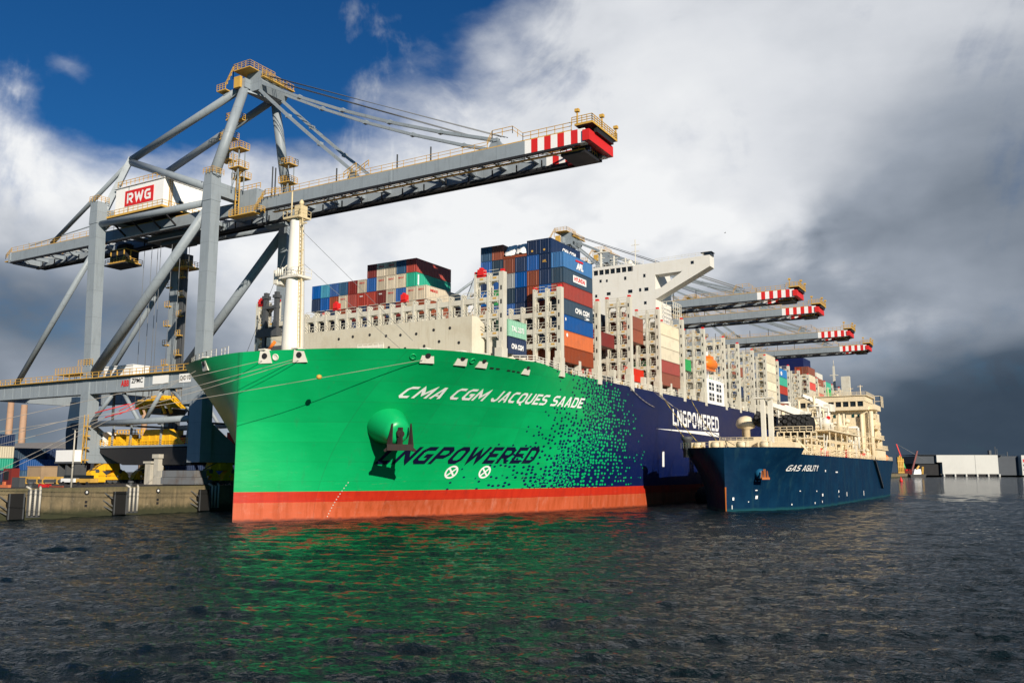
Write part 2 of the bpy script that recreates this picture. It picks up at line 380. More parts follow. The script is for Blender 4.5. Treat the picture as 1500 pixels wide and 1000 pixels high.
# ---------------------------------------------------------------- container ship hull
def pchip(xs, ys):
    xs = np.array(xs, float); ys = np.array(ys, float); h = np.diff(xs); dl = np.diff(ys)/h; m = np.zeros(len(xs))
    for i in range(1, len(xs)-1):
        if dl[i-1]*dl[i] > 0:
            w1 = 2*h[i]+h[i-1]; w2 = h[i]+2*h[i-1]; m[i] = (w1+w2)/(w1/dl[i-1]+w2/dl[i])
    m[0] = dl[0]; m[-1] = dl[-1]
    def f(x):
        x = np.clip(np.asarray(x, float), xs[0], xs[-1]); i = np.clip(np.searchsorted(xs, x)-1, 0, len(xs)-2); t = (x-xs[i])/h[i]
        return ((1+2*t)*(1-t)**2*ys[i]+t*(1-t)**2*h[i]*m[i]+t*t*(3-2*t)*ys[i+1]+t*t*(t-1)*h[i]*m[i+1])
    return f
hbW = pchip([0, 1, 5, 13.5, 24.3, 36.4, 51, 66, 84, 110, 360, 398], [0, 0.9, 3.5, 8.6, 13.6, 18.8, 24.0, 27.3, 29.6, 30.6, 30.6, 27])
hbD = pchip([0, 0.35, 0.8, 1.6, 2.6, 4.7, 7.7, 10.8, 15, 19.7, 29, 40, 398], [0, 2.6, 4.6, 7.6, 11, 16, 20.8, 24.6, 27.5, 29.2, 30.5, 30.6, 30.6])
pw = pchip([0, 4, 9, 15, 30, 80, 400], [4.0, 3.1, 1.9, 1.45, 1.25, 1.15, 1.15])
ztop = pchip([0, 30, 36, 41, 47, 400], [24.75, 24.85, 25.1, 24.75, 24.4, 24.4])
def hb(y, z):
    w = np.clip(np.asarray(z, float)/24.4, 0, 1.02)**pw(y); a = hbW(y); return a+(hbD(y)-a)*w
def hull_material():
    m = bpy.data.materials.new('ship_hull_paint'); m.use_nodes = True; k = NT(m.node_tree); b = k.n['Principled BSDF']
    co = k.node('ShaderNodeTexCoord').outputs['Object']; sp = k.node('ShaderNodeSeparateXYZ'); k.put(sp.inputs[0], co)
    y, z = sp.outputs[1], sp.outputs[2]
    # the painted fade from green to navy: dots that grow until they merge, then green dots that shrink
    lo = k.m('SUBTRACT', 43.0, k.m('MULTIPLY', k.m('POWER', k.m('DIVIDE', k.m('SUBTRACT', 22.0, z), 17.0, clamp=True), 1.25), 17.0))
    lo = k.m('ADD', lo, k.m('MULTIPLY', k.smooth(z, 22.0, 25.0), -3.0))
    hi = k.m('ADD', 72.0, k.m('MULTIPLY', k.m('SINE', k.m('MULTIPLY', z, 0.128)), 12.0))
    t = k.m('DIVIDE', k.m('SUBTRACT', y, lo), k.m('SUBTRACT', hi, lo))
    t = k.m('ADD', t, k.m('MULTIPLY', k.m('SUBTRACT', k.noise(co, 0.16, 3), 0.5), 0.22))
    cv = k.node('ShaderNodeCombineXYZ'); k.put(cv.inputs[0], k.m('MULTIPLY', y, 0.62)); k.put(cv.inputs[1], z)
    vo = k.node('ShaderNodeTexVoronoi', voronoi_dimensions='2D', feature='F1'); k.put(vo.inputs['Vector'], cv.outputs[0])
    vo.inputs['Scale'].default_value = 1.5; vo.inputs['Randomness'].default_value = 0.62
    wn = k.node('ShaderNodeSeparateColor'); k.put(wn.inputs[0], vo.outputs['Color']); d = vo.outputs['Distance']
    dark_on = k.m('LESS_THAN', wn.outputs[0], k.m('MULTIPLY', t, 2.1)); green_on = k.m('LESS_THAN', wn.outputs[1], k.m('MULTIPLY', k.m('SUBTRACT', 1.06, t), 2.1))
    dark_dot = k.m('MULTIPLY', dark_on, k.m('LESS_THAN', d, k.m('ADD', 0.20, k.m('MULTIPLY', t, 0.42))))
    green_dot = k.m('MULTIPLY', green_on, k.m('LESS_THAN', d, k.m('SUBTRACT', 0.56, k.m('MULTIPLY', t, 0.34))))
    late = k.m('GREATER_THAN', k.m('ADD', t, k.m('MULTIPLY', k.m('SUBTRACT', wn.outputs[2], 0.5), 0.3)), 0.5)
    dark = k.m('ADD', k.m('MULTIPLY', k.m('SUBTRACT', 1.0, late), dark_dot), k.m('MULTIPLY', late, k.m('SUBTRACT', 1.0, green_dot)))
    dark = k.m('MULTIPLY', dark, k.m('GREATER_THAN', t, 0.02))
    dark = k.m('MAXIMUM', dark, k.m('GREATER_THAN', t, 1.12))
    big = k.noise(co, 0.09, 4); streak = k.noise(k.vm('MULTIPLY', co, (0.8, 0.8, 0.05)), 1.1, 5, 0.65)
    green = k.mix(k.smooth(big, 0.3, 0.7), (0.0015, 0.345, 0.098), (0.0025, 0.40, 0.122))
    navy = k.mix(k.smooth(big, 0.3, 0.7), (0.0025, 0.008, 0.056), (0.0035, 0.011, 0.068))
    up = k.mix(dark, green, navy)
    red = k.mix(k.smooth(streak, 0.4, 0.7), (0.50, 0.030, 0.012), (0.42, 0.022, 0.010))
    foul = k.noise(k.vm('MULTIPLY', co, (1, 1, 0.35)), 0.5, 6, 0.7)
    pale = k.mix(k.smooth(streak, 0.38, 0.66), (0.50, 0.100, 0.042), (0.40, 0.070, 0.022))
    pale = k.mix(k.m('MULTIPLY', k.smooth(foul, 0.52, 0.72), 0.6), pale, (0.56, 0.20, 0.13))
    edge = k.m('ADD', 2.75, k.m('MULTIPLY', k.m('SUBTRACT', foul, 0.5), 0.22))
    col = k.mix(k.m('GREATER_THAN', z, edge), pale, red)
    wet = k.smooth(k.m('ADD', z, k.m('MULTIPLY', k.m('SUBTRACT', streak, 0.5), 0.8)), 0.05, 0.55)
    col = k.mix(wet, (0.16, 0.035, 0.018), col)
    col = k.mix(k.m('GREATER_THAN', z, 4.32), col, up)
    seam = k.m('MAXIMUM', k.m('LESS_THAN', k.m('FRACT', k.m('DIVIDE', z, 2.9)), 0.02), k.m('LESS_THAN', k.m('FRACT', k.m('DIVIDE', y, 9.7)), 0.007))
    runs = k.noise(k.vm('MULTIPLY', co, (2.2, 2.2, 0.06)), 1.0, 6, .7)
    col = k.mix(k.m('MULTIPLY', k.smooth(streak, 0.56, 0.76), 0.16), col, (0.05, 0.06, 0.05))
    cv2 = k.node('ShaderNodeCombineXYZ'); k.put(cv2.inputs[0], k.m('FLOOR', k.m('DIVIDE', y, 9.7))); k.put(cv2.inputs[1], k.m('FLOOR', k.m('DIVIDE', z, 2.9)))
    wp = k.node('ShaderNodeTexWhiteNoise', noise_dimensions='2D'); k.put(wp.inputs['Vector'], cv2.outputs[0])
    pv = k.node('ShaderNodeHueSaturation'); k.put(pv.inputs['Value'], k.m('ADD', 0.93, k.m('MULTIPLY', wp.outputs['Value'], 0.13))); k.put(pv.inputs['Color'], col); col = pv.outputs[0]
    col = k.mix(k.m('MULTIPLY', seam, 0.26), col, (0.02, 0.03, 0.03))
    col = k.mix(k.m('MULTIPLY', k.m('MULTIPLY', k.smooth(runs, .64, .74), k.smooth(z, 12, 24)), 0.42), col, (0.12, 0.09, 0.05))
    scuf = k.noise(k.vm('MULTIPLY', co, (.25, .25, 2.2)), 1.3, 6, .75); col = k.mix(k.m('MULTIPLY', k.m('MULTIPLY', k.smooth(scuf, .60, .70), k.m('SUBTRACT', 1.0, k.smooth(z, 5, 12))), 0.35), col, (0.22, 0.20, 0.17))
    k.put(b.inputs['Base Color'], col)
    k.put(b.inputs['Roughness'], k.m('ADD', 0.30, k.m('MULTIPLY', big, 0.2))); b.inputs['Specular IOR Level'].default_value = 0.25
    bp = k.node('ShaderNodeBump'); bp.inputs['Strength'].default_value = 0.18; bp.inputs['Distance'].default_value = 0.25
    hgt = k.m('ADD', k.noise(k.vm('MULTIPLY', co, (0.4, 0.4, 1.0)), 0.7, 2, 0.5), k.m('MULTIPLY', k.m('ABSOLUTE', k.m('SUBTRACT', k.m('FRACT', k.m('DIVIDE', z, 2.9)), 0.5)), 0.25))
    k.put(bp.inputs['Height'], hgt); k.l.new(bp.outputs[0], b.inputs['Normal'])
    return m
SHIP = thing('container_ship', 'huge container ship with green bow fading to navy, moored at the quay', 'ship')
def make_hull():
    ys = np.array([0, .12, .35, .6, .8, 1.2, 1.6, 2.1, 2.6, 3.5, 4.7, 6, 7.7, 9.2, 10.8, 13, 15, 17.5, 20, 23, 26, 29, 32, 34, 36, 38, 39.5, 41, 43, 45, 47, 51, 55, 60, 66, 72, 78, 84, 92, 100, 110, 140, 200, 300, 360, 385, 398])
    zr = np.concatenate([np.linspace(-2.5, 4, 6), np.linspace(5.5, 23.5, 19)])
    vs = []; fs = []
    nz = len(zr)+2
    for sgn in (1, -1):
        o = len(vs)
        for y in ys:
            zt = float(ztop(y))
            for z in list(zr)+[24.1, zt]:
                vs.append((sgn*float(hb(y, max(z, 0))), float(y), float(z)))
        for i in range(len(ys)-1):
            for j in range(nz-1):
                a = o+i*nz+j; fs.append((a, a+1, a+nz+1, a+nz))
    mb = MB(); mb.add(vs, fs, 0, True)
    # inner bulwark, weather deck and transom
    inn = []
    for sgn in (1, -1):
        for y in ys: inn.append((sgn*max(0, float(hb(y, 23.6))-0.45), float(y)+0.3, 23.6))
    n = len(ys); b0 = len(mb.v)
    mb.add(inn, [(i, i+1, n+i+1, n+i) for i in range(n-1)], 1)
    for k_, sgn in enumerate((1, -1)):
        top = [(sgn*float(hb(y, 24.4)), float(y), float(ztop(y))) for y in ys]
        low = [inn[k_*n+i] for i in range(n)]; tin = [(low[i][0], low[i][1], top[i][2]) for i in range(n)]
        mb.add(top+tin, [(i, i+1, n+i+1, n+i) for i in range(n-1)], 1)
        mb.add(tin+low, [(i, i+1, n+i+1, n+i) for i in range(n-1)], 1)
    m2 = [(s*float(hb(398, max(z, 0))), 398.0, float(z)) for s in (1, -1) for z in list(zr)+[24.1, 24.4]]
    mb.add(m2, [(i, i+1, nz+i+1, nz+i) for i in range(nz-1)], 0)
    return mb.build('hull', [hull_material(), CREAM], SHIP)
HULL = make_hull()
def on_hull(y, z, off=0.05):
    """point on the port side of the hull and the outward normal there"""
    x = float(hb(y, z)); dy = (float(hb(y+.3, z))-float(hb(y-.3, z)))/.6; dz = (float(hb(y, z+.2))-float(hb(y, z-.2)))/.4
    n = Vector((1, -dy, -dz)).normalized(); return Vector((x, y, z))+n*off, n
def hull_letters(body, y0, z0, y1, z1, h0, h1, mat, shear=0.0, bold=0.0, cuts=1, off=0.06):
    """letters laid on the curved port side, baseline from (y0,z0) to (y1,z1)"""
    pts, fs = block_letters(body, 1.0, 1.0, shear, bold); mb = MB(); vs = []
    # walk along the hull by girth so letters keep an even width
    yy = np.linspace(y0, y1, 200); xx = hb(yy, (z0+z1)/2+2); g = np.concatenate([[0], np.cumsum(np.hypot(np.diff(xx), np.diff(yy)))]); g /= g[-1]
    for u, v in pts:
        y = float(np.interp(u, g, yy)); z = z0+(z1-z0)*u+v*(h0+(h1-h0)*u)
        vs.append(on_hull(y, z, off)[0])
    mb.add(vs, fs); return mb.build('hull_lettering', mat, SHIP)
hull_letters('CMA CGM JACQUES SAADE', 12.6, 18.1, 55.9, 18.8, 1.6, 1.85, WHITE, 0.36, 0.098)
hull_letters('LNGPOWERED', 15.2, 8.4, 46.1, 8.72, 2.6, 2.8, NAVY, 0.42, 0.105)
hull_letters('LNGPOWERED', 99.6, 17.65, 133.6, 17.5, 3.7, 3.7, WHITE, 0.0, 0.1)
mb = MB()
mb.add([on_hull(y, z, 0.05)[0] for y, z in [(89.5, 16.45), (105, 16.35), (120, 16.2), (133.7, 16.05), (133.7, 17.2), (120, 17.0), (105, 16.75)]], [(0, 1, 6), (1, 2, 5, 6), (2, 3, 4, 5)])
mb.build('hull_stripe', WHITE, SHIP)
# thruster marks: ringed crosses on the bow, draught marks and a depth line
for yc, zc in ((28.4, 7.2), (34.9, 7.2)):
    mb = MB(); r = 1.05
    for k in range(32):
        a0, a1 = 2*math.pi*k/32, 2*math.pi*(k+1)/32
        mb.add([on_hull(yc+q*math.cos(a)*1.1, zc+q*math.sin(a), 0.05)[0] for q, a in ((r*.74, a0), (r, a0), (r, a1), (r*.74, a1))], [(0, 1, 2, 3)])
    for a in (math.pi/4, 3*math.pi/4):
        c, s_ = math.cos(a), math.sin(a)
        for k in range(6):
            t0, t1 = -0.8*r+1.6*r*k/6, -0.8*r+1.6*r*(k+1)/6
            mb.add([on_hull(yc+1.1*(c*t-s_*w), zc+s_*t+c*w, 0.07 if a < 1 else 0.085)[0] for t, w in ((t0, -.13), (t1, -.13), (t1, .13), (t0, .13))], [(0, 1, 2, 3)])
    mb.build('thruster_mark', WHITE, SHIP)
mb = MB()
for k in range(13):
    z = 0.5+0.42*k; y = 11.6+0.12*k
    p = [on_hull(y+a, z+b, 0.04)[0] for a, b in ((-.07, 0), (.07, 0), (.07, .16), (-.07, .16))]; mb.add(p, [(0, 1, 2, 3)])
mb.build('draught_marks', paint('worn_white', (.55, .52, .46), .6, .5, .4, 2.0), SHIP)
mb = MB()
for k in range(8):
    z = 8.3+0.4*k; p = [on_hull(93.6+a, z+b, 0.05)[0] for a, b in ((-.55, 0), (.6, 0), (.6, .5), (-.55, .5))]; mb.add(p, [(0, 1, 2, 3)])
mb.build('draught_scale', WHITE, SHIP)
# anchor bolster and anchor
P0, N0 = on_hull(14.0, 14.2, 0); AX = (Vector((N0.x, N0.y, 0)).normalized()+Vector((0, 0.16, -0.30))).normalized()
mb = MB(); mb.lathe(P0-AX*2.5, AX, [(0, 3.3), (2.2, 3.0), (4.6, 2.45), (5.9, 2.05), (6.5, 1.75), (6.8, 1.2), (6.85, 0.9)], 32)
GREEN = paint('hull_green_plain', (0.003, 0.38, 0.115), 0.35, 0.1, 0.12)
mb.build('anchor_bolster', GREEN, SHIP)
tip = P0+AX*4.35; side = Vector((0.74, 0.66, 0)).normalized(); up = Vector((0, 0, 1))
mb = MB()
c = tip+AX*0.35
mb.bar(c+up*0.9, c-up*1.9, 0.6, 0.5)
mb.bar(c-up*2.0-side*1.9, c-up*2.0+side*1.9, 1.0, 0.9)
for s_ in (-1, 1):
    mb.bar(c-up*1.9+side*1.55*s_, c+up*1.6+side*1.35*s_+AX*0.5, 0.75, 0.5, 0, 0.15, 0.15)
    mb.bar(c-up*2.2+side*1.7*s_, c-up*2.5+side*2.3*s_, 0.7, 0.6, 0, 0.3, 0.3)
mb.tube(tip-AX*0.4, tip+AX*0.7, 0.55, 0, 10)
mb.build('anchor', paint('rusty_anchor', (0.022, 0.014, 0.012), 0.8, 0.3, 0.2, 1.5, dirtcol=(0.07, 0.03, 0.015)), SHIP)
# fairleads hung over the bulwark
FL = [(0.95, -1), (1.5, 1), (1.05, 0), (3.3, 1)]
def fairlead(y, mirror=1, w=2.0):
    mb = MB(); zt = float(ztop(y))+0.12
    p, n = on_hull(y, 23.9, 0.0); tg = Vector((-n.y, n.x, 0)).normalized(); nn = Vector((n.x, n.y, 0)).normalized()
    b = p-Vector((0, 0, 0.9)); t = Vector((p.x, p.y, zt))+nn*0.25
    t = on_hull(y, 24.4, .12)[0]; b = t-nn*(0.85*(t-on_hull(y, 22.9, .1)[0]).dot(nn)); b.z = 22.9; t.z = zt
    q = [b-tg*w*.55, b+tg*w*.55, t+tg*w*.36, t-tg*w*.36]
    mb.prism(q, -nn*0.75)
    mb.cbox(Vector((p.x, p.y, zt))-nn*0.2+Vector((0, 0, 0.05)), (1.2, 1.2, 0.2))
    hole = MB(); h = (b+t)/2+Vector((0, 0, 0.1)); fn = (q[1]-q[0]).cross(q[3]-q[0]).normalized(); fn = fn if fn.dot(n) > 0 else -fn; hole.lathe(h-fn*0.1, fn, [(0, .42), (.24, .42)], 12)
    if mirror < 0:
        for m_ in (mb, hole): m_.v = [(-x, yy, z) for x, yy, z in m_.v]
    f = mb.build('fairlead', SHIPW, SHIP); hole.build('fairlead_eye', BLACK, f); return f
for y in (0.75, 2.2, 12.1, 17.3, 21.6, 33.3): fairlead(y, 1)
fairlead(2.6, -1)
for y in (1.3, 10.8, 19.4):
    p, n = on_hull(y, 23.75, 0.03); mb = MB(); mb.lathe(p-n*.1, n, [(0, .5), (.18, .5), (.18, .34), (.1, .34)], 14); mb.build('pipe_lead', SHIPW if y < 5 else GREEN, SHIP)
mb = MB()
for y in (24.2, 25.6, 28.4, 29.8, 31.2):
    p = [on_hull(y+a, 23.0+b, 0.03)[0] for a, b in ((-.45, 0), (.45, 0), (.45, .22), (-.45, .22))]; mb.add(p, [(0, 1, 2, 3)])
mb.build('freeing_ports', BLACK, SHIP)
# forecastle bow railing (starboard corner), winches and small deck gear
mb = MB()
pts = [(-float(hbD(y))+.3, y+.3, float(ztop(y))) for y in (1.6, 2.6, 4.7, 7.7, 10.8, 15, 19.7, 25)]
mb.rail(pts, 0, 1.2, 1.6, .07, 3); mb.rail([(-6, 1.8, 24.8), (-3.5, .9, 24.8)], 0, 1.2, 1.6)
mb.build('bow_railing', SHIPW, SHIP)
# ---- breakwater
bw = [(-26.5, 33.5, 25.0), (-23.5, 27.6, 32.4), (23.0, 27.6, 32.4), (27.2, 34.2, 25.2)]
mb = MB()
mb.prism([(-23.5, 27.6, 23.6), (23.0, 27.6, 23.6), (23.0, 27.6, 32.4), (-23.5, 27.6, 32.4)], (0, .35, 0))
for s_, x0, x1 in ((1, 23.0, 27.6), (-1, -23.5, -27.6)):
    mb.prism([(x0, 27.6, 23.6), (x1, 34.6, 23.6), (x1, 34.6, 25.3), (x0+s_*0.45, 28.4, 32.4), (x0, 27.6, 32.4)], (-.3*s_, .3, 0))
for x in np.arange(-22, 23, 2.52): mb.prism([(x, 27.95, 32.2), (x, 29.0, 32.2), (x, 29.0, 24)], (.12, 0, 0))
BWK = mb.build('breakwater', paint('breakwater_cream', (0.565, 0.525, 0.415), 0.6, 0.3, 0.5, 0.25, dirtcol=(0.34, 0.26, 0.15)), SHIP)
rs = random.Random(5)
for row, z in enumerate((26.2, 28.3, 30.6)):
    for i in range(9):
        x = -5.5+i*3.5+(1.2 if row % 2 else 0)+rs.uniform(-.35, .35)
        if x > 22: continue
        mb = MB(); mb.lathe((x, 27.62, z+rs.uniform(-.35, .35)), (0, -1, 0), [(0, .27), (.05, .27)], 10); mb.build('drain_hole', BLACK, BWK)
mb = MB(); mb.box(1.2, 25.0, 23.6, 6.8, 26.4, 27.3); mb.box(1.2, 25.0, 27.5, 6.8, 25.2, 28.6); mb.rail([(1.2, 25, 27.3), (6.8, 25, 27.3)], 0, 1.6, 1.1); mb.build('winch_house', SHIPW, SHIP)
# ---- foremast
mb = MB()
mb.lathe((2.7, 8, 23.6), (0, 0, 1), [(0, 1.75), (3, 1.7), (13.6, 1.4), (13.8, 1.4), (22.5, 1.1), (23.0, 1.1)], 16)
FM = mb.build('foremast', paint('mast_white', (0.80, 0.775, 0.69), 0.45, 0.12, 0.3, dirtcol=(0.5, 0.36, 0.18)), SHIP)
mb = MB()
for a in (-.25, .25): mb.bar((4.3, 7.6+a, 24.5), (3.9, 7.6+a, 47), .09, .09)
for k in range(36): z = 25+k*.6; mb.bar((4.3-.4*k/36, 7.3, z), (4.3-.4*k/36, 7.9, z), .07, .07)
for k in range(9): z = 27+k*2.4; mb.bar((3.0, 7.6, z), (4.7, 7.6, z), .12, .12)
mb.bar((4.75, 7.5, 24.5), (4.25, 7.5, 47.5), .16, .16)
mb.build('mast_ladder', paint('ladder_cream', (0.66, 0.54, 0.32), .6), FM)
mb = MB()
mb.box(.8, 6.4, 37.0, 4.8, 9.4, 37.35); mb.box(-.4, 6.8, 36.2, .8, 8.8, 37.0); mb.rail([(.8, 6.4, 37.4), (4.8, 6.4, 37.4), (4.8, 9.4, 37.4)], 0, 1.1, 1.2, .06)
mb.rail([(.8, 6.4, 37.4), (.8, 9.4, 37.4)], 0, 1.1, 1.2, .06); mb.box(-.7, 6.7, 36.4, .1, 7.5, 38.6); mb.tube((.2, 7, 38.2), (2, 7, 39.2), .1)
for k in range(4): mb.tube((.3+.45*k, 6.25, 37.4), (.3+.45*k, 6.25, 38.4+.3*(k % 2)), .14)
mb.build('radar_platform', SHIPW, FM)
mb = MB(); mb.box(1.0, 6.6, 46.6, 4.4, 9.2, 46.9); mb.rail([(1.0, 6.6, 46.9), (4.4, 6.6, 46.9), (4.4, 9.2, 46.9)], 0, 1.0, .9, .06); mb.box(3.0, 7.0, 46.9, 4.4, 8.4, 48.6)
mb.tube((1.9, 7.5, 46.9), (1.9, 7.5, 51.2), .12); mb.lathe((4.1, 7.4, 48.6), (0, 0, 1), [(0, .35), (.5, .4), (.9, .15)], 8); mb.box(4.4, 7.0, 45.4, 5.6, 7.2, 45.6)
mb.build('masthead_platform', paint('ladder_cream', (0.66, 0.54, 0.32), .6), FM)
mb = MB()
for p, q in (((2.4, 7.9, 45), (-14, 14, 27)), ((2.4, 8.5, 45), (-10, 20, 28)), ((3.2, 8.5, 45), (16, 21, 28)), ((3.4, 8.2, 40), (13, 24, 26))): mb.tube(p, q, .035, 0, 5)
mb.build('mast_stay', WIRE, FM)
mb = MB(); mb.box(1.4, 5.9, 23.6, 4.0, 6.4, 24.2); mb.tube((-6.2, 9.5, 24.6), (-3.6, 9.2, 26.6), .22, 0, 8); mb.tube((-3.6, 9.2, 26.6), (-2.2, 9.0, 27.6), .26, 1, 8); mb.box(-6.6, 9.2, 23.6, -5.8, 10, 24.8)
mb.build('deck_crane', [SHIPW, ORANGE], SHIP)
for (x, y) in ((-12, 15), (-7, 13), (8, 14), (14, 18), (-17, 19)):
    mb = MB(); mb.tube((x-1.4, y, 25.1), (x+1.4, y, 25.1), .8, 0, 12); mb.box(x-2, y-.8, 23.6, x-1.5, y+.8, 25.6); mb.box(x+1.5, y-.8, 23.6, x+2.0, y+.8, 25.6); mb.box(x+2, y-.5, 23.6, x+3, y+.5, 25.1)
    mb.build('mooring_winch', DGREY, SHIP)
# ---------------------------------------------------------------- quay cranes
QZ = 4.7
CR = thing('quay_crane', 'nearest grey gantry crane with white machinery house above the green bow', 'crane', (-54.5, 34.8, QZ), 'ship to shore gantry cranes')
WX, LX, NY, FY = -37.0, -72.0, 24.5, 45.1     # waterside and landside rails, near and far frames
GN, GF = 31.0, 38.6                           # the two boom girders
def part(name, mat, fn, parent=CR):
    mb = MB(); fn(mb); return mb.build(name, mat, parent)
DG = GREY
# legs
part('leg', DG, lambda m: (m.bar((WX-.2, NY, 26), (WX-.2, NY, 60.5), 2.35, 2.2, 0, 2.5, 2.3), m.bar((WX-.2, NY, 60.5), (WX-.2, NY, 66), 2.62, 2.5, 0, 2.1, 2.3), m.bar((WX, NY, 9), (WX-.1, NY, 26), 3.6, 2.6, 0, 3.4, 2.6)))
part('leg', DG, lambda m: (m.bar((LX-.1, NY, 26), (LX-1.6, NY, 61), 2.3, 2.2, 0, 2.5, 2.3), m.bar((LX-1.6, NY, 61), (LX-1.7, NY, 66), 2.7, 2.5, 0, 2.4, 2.3), m.bar((LX, NY, 9), (LX, NY, 26), 2.6, 2.6)))
part('leg', DG, lambda m: (m.bar((WX, FY, 9), (WX, FY, 66), 2.5, 2.4),))
part('leg', DG, lambda m: (m.bar((LX+.8, FY, 9), (LX-.2, FY, 66), 2.6, 2.4),))
# sill beams along the rails, with gussets
for x in (WX, LX):
    part('sill_beam', DG, lambda m: (m.box(x-1.1, NY-1.2, 9, x+1.1, FY+1.2, 12.4), m.prism([(x-.9, NY+1.3, 12.4), (x-.9, NY+8, 12.4), (x-.9, NY+1.3, 17)], (1.8, 0, 0)), m.prism([(x-.9, FY-1.3, 12.4), (x-.9, FY-8, 12.4), (x-.9, FY-1.3, 17)], (1.8, 0, 0))))
# portal beams reaching back over the yard, trusses under them
for y, s_ in ((NY, -1), (FY, 1)):
    def pb(m):
        m.box(-107, y-1.05, 23.45, WX-.9, y+1.05, 26.6)
        for x in np.arange(-106, -38, 3.4): m.box(x, y-1.12, 23.6, x+.16, y-1.05, 26.45)
        m.box(WX-4.5, y-1.0, 20.2, WX-1.3, y+1.0, 23.45)
    P_ = part('portal_beam', DG, pb)
    part('portal_walkway', YEL, lambda m: (m.box(-107, y-1.9, 26.6, -38.4, y-1.05, 26.75), m.rail([(-107, y-1.85, 26.75), (-75, y-1.85, 26.75), (-38.4, y-1.85, 26.75)], 0, 1.15, 2.0, .1), m.rail([(-107, y+.9, 26.62), (-38.4, y+.9, 26.62)], 0, 1.15, 2.4, .08)))
    part('truss_chord', DG, lambda m: m.tube((LX+1, y, 17.1), (WX-1.2, y, 17.5), .62, 0, 12))
    for a, b in ((LX+1.2, -64), (-61, -55.5), (-53.5, -48.5), (-46, WX-1)):
        up = (a, b) in ((LX+1.2, -64), (-53.5, -48.5))
        part('truss_brace', DG, lambda m: m.tube((a, y, 17.4 if up else 23.5), (b, y, 23.5 if up else 17.6), .42, 0, 10))
    part('tie_pipe', DG, lambda m: m.tube((LX-.8, y, 61), (WX-1, y, 60.5), .72, 0, 14))
    part('diagonal_brace', DG, lambda m: m.tube((WX-1, y, 59.2), (LX+.6, y, 27.8), .98, 0, 14))
    part('diagonal_brace', DG, lambda m: m.tube((-100, y, 26.6), (LX-2.3, y, 55), .62, 0, 12))
    part('yard_post', DG, lambda m: m.box(-106.5, y-.8, 20, -104.5, y+.8, 23.45)) if False else None
part('cross_brace', DG, lambda m: m.tube((LX-.5, FY-1, 57), (LX-.2, NY+1, 27.5), .62, 0, 12))
for x in (WX, LX): part('cross_girder', DG, lambda m: m.box(x-1, NY+1.15, 24, x+1, FY-1.15, 26.4))
part('cross_girder', DG, lambda m: m.box(WX-.9, NY+1.2, 61.9, WX+.9, FY-1.2, 64.6))
part('cross_girder', DG, lambda m: m.box(LX-2.2, NY+1.2, 61.9, LX-.4, FY-1.2, 64.6))
part('cross_girder', DG, lambda m: m.box(-108, NY-1, 23.5, -107, FY+1, 26.4))
# boom: two box girders, striped over the water
TIPX = 42.3
for y in (GN, GF):
    def gd(m):
        m.box(-117, y-.65, 59.2, 31.4, y+.65, 61.55, 0)
        x = 31.4
        for i in range(9):
            m.box(x, y-.65, 59.2, x+1.22, y+.65, 61.55, 2 if i % 2 else 1); x += 1.22
        m.box(-36, y-.95, 58.2, -30.6, y+.95, 63.8, 0)
        for xx in (-6.0, 25.5): m.prism([(xx-1.6, y-.3, 61.55), (xx+1.6, y-.3, 61.55), (xx+.3, y-.3, 63.3), (xx-.6, y-.3, 63.3)], (0, .6, 0), 0)
        m.box(-117, y-.8 if y == GN else y+.4, 58.85, TIPX-1, y-.4 if y == GN else y+.8, 59.2, 3)
        m.box(3, y-.72, 59.3, 3.5, y-.65, 61.5, 0)
    part('boom_girder', [DG, WHITE, RED, BLACK], gd)
def boomx(m, a, b):
    for x in np.arange(a, b, 6.5):
        m.box(x, GN+.65, 60.2, x+.5, GF-.65, 61.0)
        m.bar((x+.5, GN+.65, 60.5), (x+6.2, GF-.65, 60.5), .28, .28)
part('boom_bracing', DG, lambda m: boomx(m, -114, -40)); part('boom_bracing', DG, lambda m: boomx(m, -29, 36))
def boomtip(m):
    m.box(TIPX-.2, GN-.9, 59.4, TIPX+1.0, GF+.9, 61.2, 0)
    m.box(TIPX-5, GN+.9, 58.2, TIPX-.6, GF-1.2, 58.75, 1); m.box(TIPX-1.5, GN-1, 62.1, TIPX+1.6, GF+1.2, 62.35, 1)
    for y in (GN+1.4, GF-1.6): m.box(TIPX-3, y-.5, 58.8, TIPX-.2, y+.5, 60, 1)
    m.box(TIPX+1.0, GN+1, 61.2, TIPX+1.5, GF, 62.1, 1)
part('boom_tip', [RED, BLACK], boomtip)
def tiprail(m):
    m.rail([(TIPX-2, GN-1, 62.35), (TIPX+1.6, GN-1, 62.35), (TIPX+1.6, GF+1.2, 62.35), (TIPX-1.5, GF+1.2, 62.35)], 0, 1.2, 1.0, .1, 3)
    m.rail([(TIPX-5, GN+.9, 58.75), (TIPX-.6, GN+.9, 58.75), (TIPX-.6, GF-1.2, 58.75), (TIPX-5, GF-1.2, 58.75)], 0, 1.0, 1.0, .09)
    m.box(TIPX-1.5, GN-1.05, 62.05, TIPX+1.65, GN-.98, 62.4); m.box(TIPX-5, GN+.8, 58.6, TIPX-.6, GN+.9, 58.85); m.box(TIPX+1.6, GN-1, 62.05, TIPX+1.7, GF+1.2, 62.4)
    for p in ((TIPX-1, GN-1), (TIPX+1.5, 34), (TIPX+1.5, GF+1)): m.box(p[0]-.1, p[1]-.1, 62.4, p[0]+.1, p[1]+.1, 64.6); m.box(p[0]-.35, p[1]-.3, 64.3, p[0]+.35, p[1]+.3, 64.8)
part('boom_tip_railing', YEL, tiprail)
